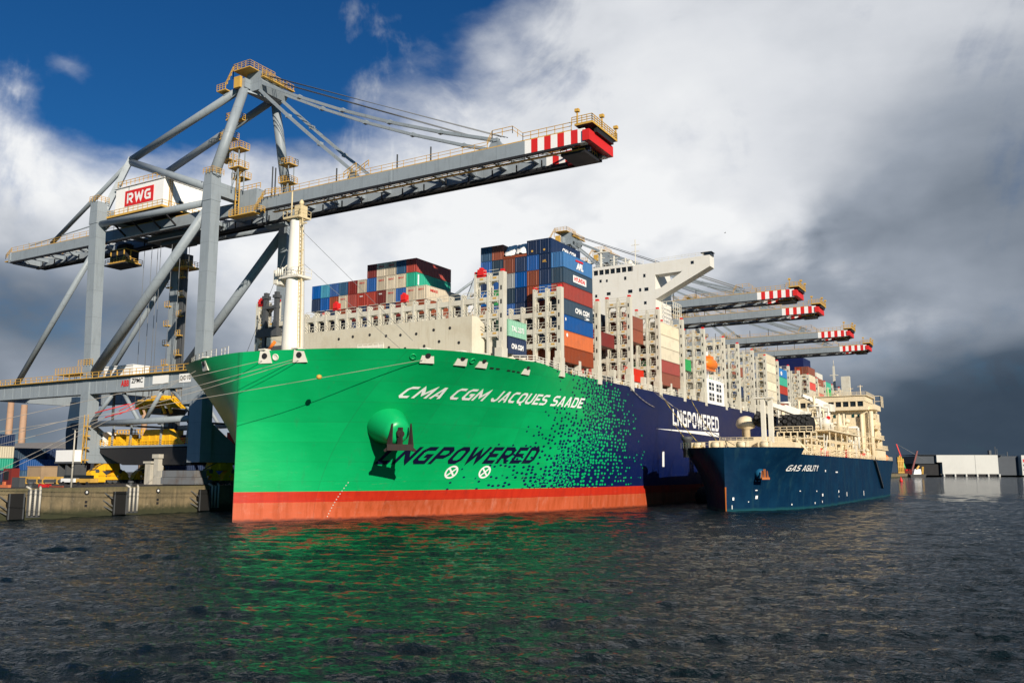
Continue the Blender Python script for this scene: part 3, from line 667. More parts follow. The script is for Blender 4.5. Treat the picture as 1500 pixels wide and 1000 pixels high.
def walk(m, y, s_):
    m.box(-117, y-.5 if s_ < 0 else y+.1, 61.62, 40, y-.1 if s_ < 0 else y+.5, 61.78)
    m.rail([(-117, y+.55*s_, 61.75), (-74, y+.55*s_, 61.75)], 0, 1.1, 2.6, .07); m.rail([(-36, y+.55*s_, 63.85), (-30, y+.55*s_, 63.85)], 0, 1.1, 1.2, .1); m.rail([(-29.5, y+.55*s_, 61.75), (24, y+.55*s_, 61.75)], 0, 1.1, 2.6, .07)
    m.rail([(24, y+.55*s_, 61.75), (25, y+.55*s_, 63.4), (29, y+.55*s_, 63.4), (31, y+.55*s_, 61.75), (40, y+.55*s_, 61.75)], 0, 1.25, 1.6, .09)
    for xx in (-8, -5): m.rail([(xx, y+.55*s_, 62), (xx+3, y+.55*s_, 63.3)], 0, 1.2, 1, .1)
part('boom_walkway', YEL, lambda m: walk(m, GN, -1)); part('boom_walkway', YEL, lambda m: walk(m, GF, 1))
part('inner_catwalk', YEL, lambda m: (m.box(-28, GN+1.0, 58.9, 38, GN+1.7, 59.0), m.rail([(-28, GN+1.7, 59), (38, GN+1.7, 59)], 0, 1.0, 2.6, .09)))
part('cable_tray', BLACK, lambda m: (m.box(-116, GF-2.2, 58.4, 36, GF-1.5, 58.9), [m.box(x, GF-1.9, 58.9, x+.2, GF-1.7, 60.3) for x in np.arange(-114, 36, 5)]))
for x in (-27, -10, 4.5, 12):
    for y in (GN-.3,) if x != -27 else (GN-.3, GN+.5): part('light_mast', DGREY, lambda m: (m.box(x-.1, y-.1, 61.8, x+.1, y+.1, 64.4 if x != -27 else 67.8),))
# trolley, cab and ropes at the back of the boom
part('trolley', DGREY, lambda m: (m.box(-66, GN+.8, 57.6, -52, GF-.8, 58.9), [m.tube((x, y, 58.4), (x, y+.4, 58.4), .6, 0, 10) for x in (-64, -54) for y in (GN+1, GF-1.4)], m.box(-63, 33, 56.8, -56, 37, 57.6)))
def cab(m):
    m.box(-80, 32.6, 54.8, -75.2, 36.4, 57.6, 1); m.box(-80.3, 32.3, 54.5, -74.4, 36.7, 54.8, 0); m.box(-80.1, 32.5, 57.6, -75, 36.5, 57.8, 0)
    for x in (-80.1, -77.8, -75.3): m.box(x, 32.45, 54.8, x+.25, 32.6, 57.7, 0)
    m.box(-75.2, 34, 54.8, -75, 34.3, 57.6, 0); m.rail([(-81.6, 32.3, 54.6), (-74.2, 32.3, 54.6), (-74.2, 36.7, 54.6)], 0, 1.0, 1.0, .1); m.box(-82, 32.3, 54.2, -74.2, 36.7, 54.5, 1)
    m.box(-79, 33.5, 57.8, -76, 35.5, 59.2, 1)
part('operator_cab', [YEL, BLACK], cab)
for i, (x, y) in enumerate(((-66, 33), (-64.5, 33.4), (-63, 33), (-61, 36.6), (-59.5, 33.2), (-58, 36.6), (-56.5, 33), (-71, 34.8))): part('hoist_rope', WIRE, lambda m: m.tube((x, y, 22.5), (x, y, 57), .06, 0, 5))
def spreader(m):
    m.box(-66.5, 32, 21.6, -55.5, 37.6, 22.6, 0); m.box(-63, 32.8, 22.6, -59, 36.8, 23.4, 0); m.box(-66.8, 31.8, 20.6, -65.6, 37.8, 21.7, 0); m.box(-56.6, 31.8, 20.6, -55.4, 37.8, 21.7, 0)
    for x in (-66, -64, -58.5, -56.5): m.bar((x, 32, 21.6), (x+1.4, 32, 19.4), .5, .5, 0)
    m.box(-62.5, 31.7, 19.4, -58, 37.9, 20.6, 1)
part('spreader', [BOGY, DGREY], spreader)
# machinery house
def house(m):
    m.box(-71.5, 27, 63.1, -55.4, 42, 69.4, 0)
    m.prism([(-71.9, 26.7, 69.4), (-55.1, 26.7, 69.4), (-55.1, 27.6, 70.0), (-71.9, 27.6, 70.0)], (0, 14.6, 0), 0)
    for y in np.arange(28.5, 42, 1.5): m.box(-55.4, y, 63.3, -55.34, y+.12, 69.3, 0)
    m.box(-55.4, 31, 63.2, -55.3, 32.2, 65.4, 1); m.box(-67, 26.9, 63.2, -66.9, 26.95, 69.2, 1)
MH = part('machinery_house', [WHITE, DGREY], house)
part('house_platform', BLACK, lambda m: (m.box(-73, 25.7, 62.4, -54, 43.2, 62.95), [m.bar((x, 26.2, 62.4), (x, 30.4, 59.6), .3, .3) for x in (-72, -66, -60, -55)]), MH)
part('house_railing', YEL, lambda m: (m.rail([(-73, 25.8, 62.95), (-54, 25.8, 62.95), (-54, 43, 62.95)], 0, 1.15, 1.6, .09), m.box(-73, 25.62, 62.5, -54, 25.7, 62.95), m.box(-54, 25.7, 62.5, -53.9, 43, 62.95), m.rail([(-71.6, 27.4, 70), (-55.4, 27.4, 70), (-55.4, 41.6, 70)], 0, 1.15, 1.5, .1), [m.bar((-55.1, y, 63), (-55.1, y, 70.6), .1, .1) for y in (28.3, 29.0)], [m.bar((-55.1, 28.3, z), (-55.1, 29.0, z), .1, .1) for z in np.arange(63.4, 70.5, .5)]), MH)
part('roof_unit', DGREY, lambda m: (m.box(-60.5, 33, 69.9, -57.5, 37, 71.6), m.tube((-61, 34, 69.9), (-61, 34, 72.2), .3)), MH)
part('sign_panel', RED, lambda m: m.box(-68.2, 26.93, 64.9, -58.6, 27.0, 68.4), MH)
sign('RWG', (-67.4, 26.93, 65.5), (1, 0, 0), (0, 0, 1), 8.0, 2.3, WHITE, MH, 'sign_lettering', 0.0, 0.05)
# tower above the waterside legs
AX_ = -35.5
for y, ya in ((NY, 30.6), (FY, 39.0)):
    part('tower_leg', DG, lambda m: m.tube((WX, y, 65.6), (AX_-.4, ya, 87), 1.12, 0, 14, .95))
    part('tower_base', DG, lambda m: m.prism([(WX-1.2, y-1.1, 65.8), (WX+1.2, y-1.1, 65.8), (WX+1, y-1.1, 67), (WX-1, y-1.1, 67)], (0, 2.2, 0)))
    yj = 30.0 if y == NY else 39.6
    part('back_stay', DG, lambda m: m.tube((AX_-1, ya+(.2 if y == NY else -.2), 87), (LX+.8, yj, 77.2), .82, 0, 12))
    part('back_stay', DG, lambda m: m.tube((LX+.6, yj, 77), (-101, GN if y == NY else GF, 62), .5, 0, 10))
    part('back_post', DG, lambda m: m.bar((LX-2.2, y+(2 if y == NY else -2), 65), (LX+.8, yj, 77.6), 1.5, 1.3, 0, 1.3, 1.1))
    part('back_strut', DG, lambda m: m.tube((LX+1, yj, 76.6), (WX-1, y+(.4 if y == NY else -.4), 63.5), .82, 0, 12))
    yg = GN if y == NY else GF
    for k, (xe, zs) in enumerate(((-6, 86), (25.5, 87.5))):
        def stay(m):
            a = Vector((AX_+2.6, ya+(1 if y == NY else -1), zs)); b = Vector((xe, yg, 63)); n_ = 3 if k == 0 else 5
            pts = []
            for i in range(n_+1):
                t = i/n_; p = a+(b-a)*t; p.z -= (0.3 if k == 0 else 1.6)*4*t*(1-t); pts.append(p)
            for p, q in zip(pts[:-1], pts[1:]):
                for o in (-.32, .32): m.bar(p+Vector((0, o, 0)), q+Vector((0, o, 0)), .22, .5)
                m.cbox(q, (.9, .9, .6))
        part('forestay', DG, stay)
    for k in range(3):
        part('luffing_rope', WIRE, lambda m: m.tube((AX_+3, ya+(1.6+.5*k)*(1 if y == NY else -1), 89.4), (26.5+.4*k, yg+.4*k, 63.4), .07, 0, 5))
part('tower_head', DG, lambda m: (m.box(AX_-1.6, 29.6, 86.2, AX_+.6, 40, 88.2), m.prism([(AX_+.6, 31, 88.2), (AX_+.6, 31, 85.6), (AX_+3.2, 31, 85.6), (AX_+4.2, 31, 87.2), (AX_+3.4, 31, 88.2)], (0, 7.6, 0)), [m.box(AX_-1, y, 88.2, AX_+3, y+.4, 90) for y in (31.5, 33.5, 35.5, 37.7)],
     m.bar((AX_-6, 30, 86), (AX_-1, 30.6, 86.4), .4, .4), m.bar((AX_-.2, 30.2, 85.8), (AX_+3, 33, 84.8), .4, .4)))
part('sheave', DGREY, lambda m: [m.tube((AX_+2.4, y, 89), (AX_+2.4, y+.5, 89), 1.0, 0, 14) for y in (32.2, 34.2, 36.2)])
def head(m):
    m.box(AX_-2.4, 29, 90.0, AX_+2.4, 36, 90.2, 0); m.rail([(AX_-2.4, 29, 90.2), (AX_+2.4, 29, 90.2), (AX_+2.4, 36, 90.2)], 0, 1.3, 1.2, .085, 3); m.rail([(AX_-2.4, 29, 90.2), (AX_-2.4, 36, 90.2)], 0, 1.3, 1.2, .085, 3)
    m.rail([(AX_+4, 31, 88.4), (AX_+4, 40, 88.4)], 0, 1.4, 1.0, .09, 3); m.box(AX_+3.6, 31, 88.2, AX_+4.4, 40, 88.4, 0)
    m.rail([(AX_-2.4, 29, 88.2), (AX_-2.4, 29, 88.2+.01)], 0, 2.0, 1, .12); m.box(AX_-2.0, 28.9, 86.2, AX_-.2, 29.5, 88.6, 0)
    m.box(AX_-7.2, 29, 86.6, AX_-4.6, 31.2, 86.8, 0); m.rail([(AX_-7.2, 29, 86.8), (AX_-4.6, 29, 86.8)], 0, 1.3, 1, .085, 3); m.rail([(AX_-4.6, 29, 86.8), (AX_-2.4, 29, 90)], 0, 1.2, 1, .12)
part('head_platform', YEL, head)
def stairs(m):
    pts = [(AX_-6.0, 34, 86), (AX_-5.6, 33, 81.6), (AX_-6.8, 32.6, 77.4), (AX_-6.6, 32.2, 72.4), (AX_-3, 33, 68)]
    for i, (x, y, z) in enumerate(pts[1:]):
        m.box(x-1.6, y-1.2, z-.2, x+1.6, y+1.2, z, 0); m.rail([(x-1.6, y-1.2, z), (x+1.6, y-1.2, z), (x+1.6, y+1.2, z)], 0, 1.2, .8, .085, 3); m.rail([(x-1.6, y-1.2, z), (x-1.6, y+1.2, z)], 0, 1.2, .8, .085, 2)
        m.bar((x-1.6, y-1.1, z-.3), (x+2.4, y-1.1, z+1.5), .3, .3, 0)
    for p, q in zip(pts[:-1], pts[1:]): m.bar(p, q, .7, .25, 1)
part('access_stair', [YEL, DG], stairs)
for x, y in ((-34.5, 28.6), (-32.5, 40.4)):
    def mp(m):
        for a in (-.8, .8):
            for b in (-.8, .8): m.bar((x+a, y+b, 63.5), (x+a, y+b, 73.2), .16, .16, 1)
        for z in (68.2, 72.2):
            m.box(x-1.5, y-1.3, z-.2, x+1.5, y+1.3, z, 0); m.rail([(x-1.5, y-1.3, z), (x+1.5, y-1.3, z), (x+1.5, y+1.3, z)], 0, 1.2, .8, .085, 3)
        m.bar((x-.8, y-.8, 64), (x+.8, y-.8, 68), .12, .12, 1)
    part('maintenance_platform', [YEL, DG], mp)
def legtop(m):
    for x, y in ((WX, NY), (LX-1.6, NY), (LX-.2, FY), (WX, FY)):
        m.rail([(x-1.4, y-1.4, 66), (x+1.4, y-1.4, 66), (x+1.4, y+1.4, 66)], 0, 1.2, .9, .08, 3)
part('leg_top_railing', YEL, legtop)
def hinge(m):
    m.box(-36, 28, 58.0, -29, 29.8, 58.2, 0); m.rail([(-36, 28, 58.2), (-28, 28, 58.2), (-28, 30, 58.2)], 0, 1.2, .9, .1, 3); m.bar((-34, 28.6, 58.2), (-34, 28.6, 66), .16, .16, 0); m.bar((-35, 28.6, 58.2), (-35, 28.6, 66), .16, .16, 0)
    for z in np.arange(58.6, 66, .7): m.bar((-35, 28.6, z), (-34, 28.6, z), .1, .1, 0)
    m.rail([(-30, 29.4, 59), (-27.5, 29.4, 61.6), (-24, 29.8, 61.6)], 0, 1.2, .9, .085, 3)
part('hinge_platform', YEL, hinge)
part('boom_end_frame', DG, lambda m: (m.box(-117.6, GN-.9, 59, -117, GF+.9, 61.2), m.box(-119, 32, 59.2, -117.6, 38, 59.4), m.tube((-116, 34, 62), (-116, 34, 65), .12), m.bar((-110, GN, 62.6), (-82, GN, 64.4), .2, .2)))
part('boom_end_railing', YEL, lambda m: (m.rail([(-117, GN-.6, 61.7), (-119.4, GN-.6, 60.2), (-119.4, GF, 60.2)], 0, 1.2, 1, .085, 3), m.box(-119.4, GN-.8, 59.4, -117, GF, 59.6)))
# lift and landings up the landside far leg
def lift(m):
    m.box(LX+2.0, FY-1.0, 13, LX+3.2, FY+.2, 55, 1); m.box(LX+.2, FY-3.2, 54.2, LX+6.5, FY+.8, 54.6, 0); m.rail([(LX+.2, FY-3.2, 54.6), (LX+6.5, FY-3.2, 54.6), (LX+6.5, FY+.8, 54.6)], 0, 1.2, .8, .085, 3); m.box(LX+3, FY-2.6, 54.6, LX+5.2, FY-.2, 57.6, 1)
    for i, z in enumerate(np.arange(18, 54, 4.6)):
        m.box(LX-1.9, FY-1.9, z, LX-.3, FY-1.0, z+.25, 0); m.rail([(LX-1.9, FY-1.9, z+.25), (LX-.3, FY-1.9, z+.25)], 0, 1.1, .7, .085, 2); m.box(LX+2.4, FY-1.9, z+2, LX+4.0, FY-1.0, z+2.25, 0); m.rail([(LX+2.4, FY-1.9, z+2.25), (LX+4, FY-1.9, z+2.25)], 0, 1.1, .7, .085, 2)
part('lift_tower', [YEL, DGREY], lift)
# lashing platform slung under the portal
def lash(m):
    m.prism([(-74, 26.9, 12.2), (-41, 26.9, 12.0), (-42, 26.9, 8.6), (-63, 26.9, 8.6)], (0, 15, 0), 1); m.box(-74.4, 26.6, 12.2, -40.7, 42.2, 12.6, 0)
    for x in (-67.5, -61.5, -52, -44):
        for y in (27.2, 41.6): m.bar((x, y, 12.6), (x+.4, y, 16.8), .34, .34, 0)
    m.box(-68, 27, 16.8, -67.4, 42, 17.2, 2); m.box(-44, 27, 16.8, -43.4, 42, 17.2, 2)
    for y in (27.2, 41.6):
        for x in (-67.7, -43.7): m.box(x-.2, y-.2, 17.2, x+.2, y+.2, 24.2, 2)
part('lashing_platform', [DG, BLACK, DGREY], lash)
def lashrail(m):
    m.rail([(-74, 26.8, 12.6), (-41, 26.8, 12.6)], 0, 1.2, 1.1, .085, 3)
    m.prism([(-59.5, 27.6, 12.65), (-47, 27.6, 12.65), (-50.5, 27.6, 15.8), (-57.2, 27.6, 15.8)], (0, 1.6, 0), 0)
    for k in range(5): m.box(-58.2+2.1*k, 27.45, 12.65, -57.9+2.1*k, 27.6, 14.6)
    for x in (-69, -66.5, -63): m.box(x, 27.4, 12.6, x+1.3, 29, 14.6+.3*(x % 2), 0)
    m.box(-68, 29.4, 12.6, -61, 32, 14.2, 0); m.rail([(-70, 29.4, 14.6), (-60, 29.4, 14.6)], 0, 1.4, 1, .14, 2)
part('platform_equipment', BOGY, lashrail)
part('platform_cabin', [WHITE, GLASS], lambda m: (m.box(-73.8, 27.2, 12.65, -70.4, 30.6, 15.6, 0), m.box(-71.6, 27.12, 13.4, -70.7, 27.2, 14.2, 1), m.box(-71.6, 27.12, 14.4, -70.7, 27.2, 15.1, 1)))
rsg = random.Random(11)
for i in range(9):
    x = -68+rsg.uniform(0, 24); z = 12.62; y = 29+rsg.uniform(0, 9); h_ = rsg.uniform(1.4, 3.4); w_ = rsg.uniform(.8, 3)
    part('platform_unit', (YEL, RED, DGREY)[i % 3], lambda m: (m.box(x, y, z, x+w_, y+1.5, z+h_), m.box(x+.1, y-.12, z+h_*.3, x+w_-.1, y, z+h_*.55)))
part('electrical_house', WHITE, lambda m: (m.box(-80.5, 33.2, 26.7, -70.2, 37.2, 30.6), m.box(-80.6, 33.0, 30.6, -70.1, 37.4, 30.8)))
part('gantry_platform', YEL, lambda m: (m.box(-83, 23.2, 28.0, -73.6, 26.4, 28.2), m.rail([(-83, 23.2, 28.2), (-73.6, 23.2, 28.2)], 0, 1.3, 1, .085, 3), m.rail([(-75, 23.2, 29.6), (-70, 23.2, 29.6)], 0, 1.3, 1, .085, 3)))
part('leg_ladder', YEL, lambda m: ([m.box(LX+1.4, NY-1.9, z, LX+2.8, NY-1.2, z+.25) for z in (9.5, 12, 14.5, 16.5)], m.rail([(LX+1.4, NY-1.9, 9.7), (LX+2.8, NY-1.9, 17)], 0, 1.1, .8, .09, 3), m.bar((LX+1.5, NY-1.9, 9), (LX+1.5, NY-1.9, 19), .14, .14), m.bar((LX+2.7, NY-1.9, 9), (LX+2.7, NY-1.9, 19), .14, .14)))
# travelling gear: equaliser beams and wheels under each corner
def bogie(m, x, yc):
    m.prism([(x-.85, yc-2.9, 7.4), (x-.85, yc+2.9, 7.4), (x-.85, yc+2.4, 9.0), (x-.85, yc-2.4, 9.0)], (1.7, 0, 0), 0); m.box(x-.7, yc-.9, 9.0, x+.7, yc+.9, 9.6, 0)
    for s_ in (-1, 1):
        a = yc+s_*2.75; m.prism([(x-.8, a-2.3, 6.4), (x-.8, a+2.3, 6.4), (x-.8, a+1.0, 7.5), (x-.8, a-1.0, 7.5)], (1.6, 0, 0), 0); m.tube((x-.95, a, 7.3), (x+.95, a, 7.3), .45, 1, 10)
        for q in (-1, 1):
            b = a+q*1.4; m.prism([(x-.65, b-1.2, 5.5), (x-.65, b+1.2, 5.5), (x-.65, b+.6, 6.5), (x-.65, b-.6, 6.5)], (1.3, 0, 0), 0)
            for w in (-.62, .62): m.tube((x-.4, b+w, 5.25), (x+.4, b+w, 5.25), .5, 1, 12)
        m.bar((x+.9, a-2, 7.6), (x+.9, yc+s_*1.0, 9.2), .14, .14, 1)
    m.box(x+.8, yc-4.6, 5.6, x+1.3, yc-3.9, 6.6, 0); m.box(x+.86, yc-1, 7.6, x+1.4, yc+.6, 8.8, 0)
for x in (LX, WX):
    for yc in (29.6, 41.0): part('bogie', [BOGY, DGREY], lambda m: bogie(m, x, yc))
def plate(x0, x1, z0, z1, name='name_plate'): return part(name, WHITE, lambda m: m.box(x0, NY-1.18, z0, x1, NY-1.12, z1), CR)
OWN = [plate(-57.2, -53.0, 24.0, 26.2), plate(-50.3, -45.6, 24.5, 26.2, 'blank_plate'), plate(-42.4, -38.8, 24.4, 26.1)]
OWN.append(sign('ABB', (-60.3, NY-1.05, 24.5), (1, 0, 0), (0, 0, 1), 2.6, 1.3, RED, CR, 'maker_lettering', 0, .04, .1))
OWN.append(sign('ZPMC', (-56.9, NY-1.18, 25.0), (1, 0, 0), (0, 0, 1), 3.6, 1.0, BLACK, CR, 'maker_lettering', 0, .03))
OWN.append(sign('ZPMC', (-56.2, NY-1.18, 24.25), (1, 0, 0), (0, 0, 1), 2.2, .4, BLACK, CR, 'maker_lettering', 0, .03)) if False else None
OWN.append(sign('QC 10', (-42.2, NY-1.18, 24.7), (1, 0, 0), (0, 0, 1), 3.2, 1.05, BLACK, CR, 'number_lettering', 0, .02))
for dy, lab in ((144.3, 'grey gantry crane next beyond the ship bridge, its boom tip highest of the far four'), (175.6, 'second grey gantry crane beyond the bridge, its tip just below the highest far boom'),
                (234.2, 'third far gantry crane, striped tip below the second boom and above the farthest'), (280.0, 'farthest gantry crane, its lowest striped boom tip above the stern containers')):
    c = bpy.data.objects.new('quay_crane', None); COL.objects.link(c); c.location = (CR.location.x, CR.location.y+dy, CR.location.z)
    tag(c, lab, 'crane', CR['group'])
    for ch in list(CR.children):
        if ch in OWN: continue
        copy_tree(ch, c)
# ---------------------------------------------------------------- deck fittings of the container ship
DK = 24.4
LBY = [29.5, 45.0, 60.6, 76.4, 92.6, 108.3, 124.3, 141.5, 155.0, 170.3, 185.0, 200.6, 216.2, 231.8, 247.4, 263.0, 278.6, 294.2, 309.8]
def lashing_frame(Y, outer, inner, levels, half=30.2, seed=0):
    """the steel lattice between two bays: posts at every row of boxes, walkways at every tier"""
    m = MB(); n_ = int(round(half/2.52)); xs = [-2.52*n_+2.52*i for i in range(2*n_+1)]
    hgt = lambda x: outer if abs(x) > half-6 else inner
    for x in xs:
        e = abs(x) > half-.5; w = .85 if e else .42; h = hgt(x)
        m.box(x-w/2, Y-.55, 23.6, x+w/2, Y+.55, h)
        if e: c_ = x-.3*(1 if x > 0 else -1); m.box(c_-.68, Y-.9, 23.6, c_+.68, Y+.9, 27.0); m.box(c_-.5, Y-.65, 27, c_+.5, Y+.65, 28.2)
    for a, b in zip(xs[:-1], xs[1:]):
        top = min(hgt(a), hgt(b)); wa = .425 if abs(a) > half-.5 else .21; wb = .425 if abs(b) > half-.5 else .21
        for z in levels:
            if z+.5 > top+.2: continue
            m.box(a+wa, Y-.5, z-.5, b-wb, Y+.5, z+.35)
            for s_, x in ((1, a+wa), (-1, b-wb)):      # haunches that round the corners of each opening
                m.prism([(x, Y-.42, z-.5), (x+s_*.55, Y-.42, z-.5), (x+s_*.16, Y-.42, z-.9), (x, Y-.42, z-1.25)], (0, .84, 0))
            m.bar((a+wa, Y-.62, z+1.35), (b-wb, Y-.62, z+1.35), .07, .07); m.bar((a+wa, Y-.62, z+.85), (b-wb, Y-.62, z+.85), .07, .07)
            if top-z > 2: m.box(a+wa+.35, Y-.1, z+.35, a+wa+.5, Y+.1, min(z+2.2, top)); m.bar((b-wb-.1, Y+.1, z+2.2), (a+wa+.6, Y+.1, z+.3), .1, .1)
    for s_ in (-1, 1):
        for z in np.arange(29.6, outer-1, 2.3): m.box(s_*xs[-1]-.14, Y-.57, z, s_*xs[-1]+.14, Y-.54, z+.75, 1)
    for a in xs[:-1]:
        for z in levels:
            if z+.5 < min(hgt(a), hgt(a+2.52))+.2 and abs(a+1.26) > half-6: m.box(a+.9, Y-.53, z-.1, a+1.6, Y-.5, z+.18, 2)
    f = m.build('lashing_bridge', [CREAM, BLACK, YEL], SHIP, None)
    l = MB()
    for i, x in enumerate(xs):
        if abs(x) > half-6 and i % 2 == 0 or abs(x) > half-.5: l.box(x-.3, Y-.3, hgt(x), x+.3, Y+.3, hgt(x)+.45)
    l.build('marker_light', RED, f)
    return f
lashing_frame(29.5, 39.6, 36.4, [29.4, 32.4, 35.2, 38.6], 27.72)
for i, y in enumerate(LBY[1:3]): lashing_frame(y, 39.6, 36.6 if i == 0 else 34, [29.4, 32.0, 35.0, 38.5])
for y in LBY[3:]:
    lashing_frame(y, 43.2, 37.5, [27.6, 30.2, 33.0, 35.9, 38.7, 41.8])
# gear on the lashing bridge at the bow: winch gear and red boxes
m = MB(); m.box(-26.5, 27.6, 32.6, -21, 29, 34.2); m.box(-24.8, 27.4, 29, -18.5, 28.8, 30.6)
for x in (-24.6, -21.8): m.box(x-.35, 27.8, 30.6, x+.35, 28.6, 41.2); m.box(x-.6, 27.6, 40, x+.6, 28.8, 40.6)
m.box(-25.2, 27.7, 38.0, -21.4, 28.7, 38.5); m.build('hoist_frame', DGREY, SHIP)
for (x, y, z, w) in ((-27.2, 28.6, 39.0, 1.5), (-8.0, 28.6, 36.4, 1.0), (7.5, 28.6, 36.4, 1.0), (23.2, 28.8, 39.0, 1.2)):
    m = MB(); m.box(x, y, z+.3, x+w, y+1.0, z+1.3); m.box(x-.2, y+.2, z, x+w+.2, y+.8, z+.3); m.box(x+.3, y+.1, z+1.3, x+w-.4, y+.8, z+1.6); m.build('hose_box', RED, SHIP)
# coaming, stanchions and the row of gear along the port deck edge
m = MB(); m.box(26.6, 46, 23.6, 27.0, 118, 26.0); m.box(26.6, 144, 23.6, 27.0, 320, 26.0)
m.box(-27, 46, 23.6, -26.6, 320, 26.0)
m.build('hatch_coaming', CREAM, SHIP)
rs = random.Random(21)
for i in range(len(LBY)-1):
    y0, y1 = LBY[i], LBY[i+1]
    if y0 < 44: continue
    y = (y0+y1)/2; m = MB(); m.box(29.3, y-.5, 25.4, 30.2, y+.5, 27.2); m.box(29.0, y-.7, 23.6, 30.3, y+.7, 25.4); m.build('deck_pedestal', CREAM, SHIP)
    for k in range(5):
        y = y0+1.4+(y1-y0-3)*k/5+rs.uniform(-.4, .4); h = rs.uniform(.7, 1.9); q = rs.choice((0, 0, 1, 1, 2))
        m = MB(); m.box(28.2, y, 24.2, 28.2+rs.uniform(.8, 1.9), y+rs.uniform(.5, 1.7), 24.3+h); m.box(28.0, y+.1, 24.3+h, 28.9, y+.5, 24.5+h); m.build(('locker', 'vent_box', 'winch_gear')[q], (CREAM, SHIPW, DGREY)[q], SHIP)
        if rs.random() < .5: m = MB(); m.lathe((29.6, y+1, 24.2), (0, 0, 1), [(0, .16), (.7, .16), (.75, .34), (1.0, .3), (1.15, .1)], 8); m.build('mushroom_vent', YEL, SHIP)
m = MB(); m.rail([(30.35, 47, 24.4), (30.35, 122, 24.4)], 0, 1.1, 2.4, .08); m.rail([(30.35, 141, 24.4), (30.35, 330, 24.4)], 0, 1.1, 3.0, .08); m.build('deck_railing', SHIPW, SHIP)
m = MB(); m.rail([(27.8, 32.4, 24.9), (30.1, 36, 25.1), (30.4, 41, 24.8), (30.5, 47, 24.5)], 0, 1.2, 1.4, .09, 3); m.box(27.0, 34.2, 23.6, 28.4, 36.5, 25.6); m.box(27.6, 38, 23.6, 29.4, 40.4, 25.9); m.build('deck_railing', SHIPW, SHIP)
# ---- wheelhouse block with wings
BYF = 127.5
def bridge(m):
    m.box(-16.5, BYF, 23.6, 16.5, 139.5, 60.9); m.box(-10.5, BYF, 60.9, 10.0, 138, 61.35); m.box(-10.5, BYF, 62.75, 10.0, 138, 63.6); m.box(-10.2, BYF+.35, 61.35, 9.8, 137, 62.75, 1)
    for x in np.arange(-10.5, 10.1, 1.7): m.box(x, BYF, 61.35, x+.28, BYF+.3, 62.75)
    for s_ in (-1, 1):
        m.box(10.0*s_, BYF, 60.9, 16.5*s_, 139, 62.9)
        pts = [(16.5, 62.9), (31.7, 63.2), (31.7, 60.2), (16.5, 52.9), (16.5, 55.6), (18.0, 55.8), (24.2, 59.7), (18.0, 59.6), (16.5, 59.6)]
        q = [(x*s_, BYF, z) for x, z in pts]
        m.prism(q if s_ > 0 else q[::-1], (0, 3.6, 0)); 
        m.box(30.2*s_, BYF+.2, 63.2, 31.9*s_, BYF+3.0, 64.0, 1); m.box(29.2*s_, BYF+.2, 64.0, 32.2*s_, BYF+3.0, 64.15, 1)
    m.box(-12, BYF+3, 63.6, 12, 136, 63.75)
BR = tag(MB().build('x', SHIPW, SHIP)) if False else None
mb = MB(); bridge(mb); BR = mb.build('wheelhouse_block', [paint('deckhouse_white', (0.74, 0.72, 0.66), 0.5, 0.12, 0.22, dirtcol=(0.5, 0.42, 0.3)), GLASS], SHIP)
for x, z, w, h in ((.5, 59.6, .6, .8), (2.4, 59.5, .5, .7), (7.9, 59.6, .6, .9), (13.5, 59.7, .6, .9), (2.9, 55.8, 1.1, .8), (9.3, 55.8, 1.2, .9), (12.2, 55.9, .6, .9), (14.0, 55.9, 1.1, .9), (13.6, 52.2, .7, .8), (-.9, 55.5, .6, .8), (-5, 55.6, 1, .8), (-9, 59.6, .6, .8), (-12, 55.8, 1, .8), (27.0, 61.7, .8, .8)):
    m = MB(); m.box(x-w/2, BYF-.06, z-h/2, x+w/2, BYF+.02, z+h/2); m.build('window', GLASS, BR)
m = MB(); m.rail([(16.6, BYF+.3, 63.1), (31.6, BYF+.3, 63.3)], 0, .9, 1.8, .07)
m.rail([(-12, BYF+3, 63.75), (12, BYF+3, 63.75)], 0, 1.1, 1.6, .08); m.build('roof_railing', SHIPW, BR)
for x, z0, h, w in ((-1, 63.7, 6.2, .5), (3, 63.7, 3.6, .35), (6.5, 63.7, 2.6, .3), (9.5, 63.6, 7.5, .22), (-5, 63.7, 3, .4)):
    m = MB(); m.box(x-w/2, 131, z0, x+w/2, 131+w, z0+h)
    for k in range(2): m.bar((x-1.2, 131.2, z0+h*(.55+.25*k)), (x+1.2, 131.2, z0+h*(.55+.25*k)), .16, .16)
    m.build('signal_mast', SHIPW, BR)
m = MB(); m.box(-3.5, 130.8, 68.6, 1.5, 131.2, 68.9); m.build('radar_scanner', SHIPW, BR); m = MB(); m.lathe((7.5, 132, 63.7), (0, 0, 1), [(0, .9), (.8, 1.0), (1.6, .7), (2.0, .2)], 10); m.build('radome', SHIPW, BR); m = MB(); m.lathe((-8, 132, 63.7), (0, 0, 1), [(0, .9), (.8, 1.0), (1.6, .7), (2.0, .2)], 10); m.build('radome', SHIPW, BR); m = MB()
m.rail([(16.6, 131.5, 48.3), (19.5, 131.5, 48.3), (19.5, 139, 48.3)], 0, 4.5, 1.5, .12, 4)
m.build('side_stair', SHIPW, BR)
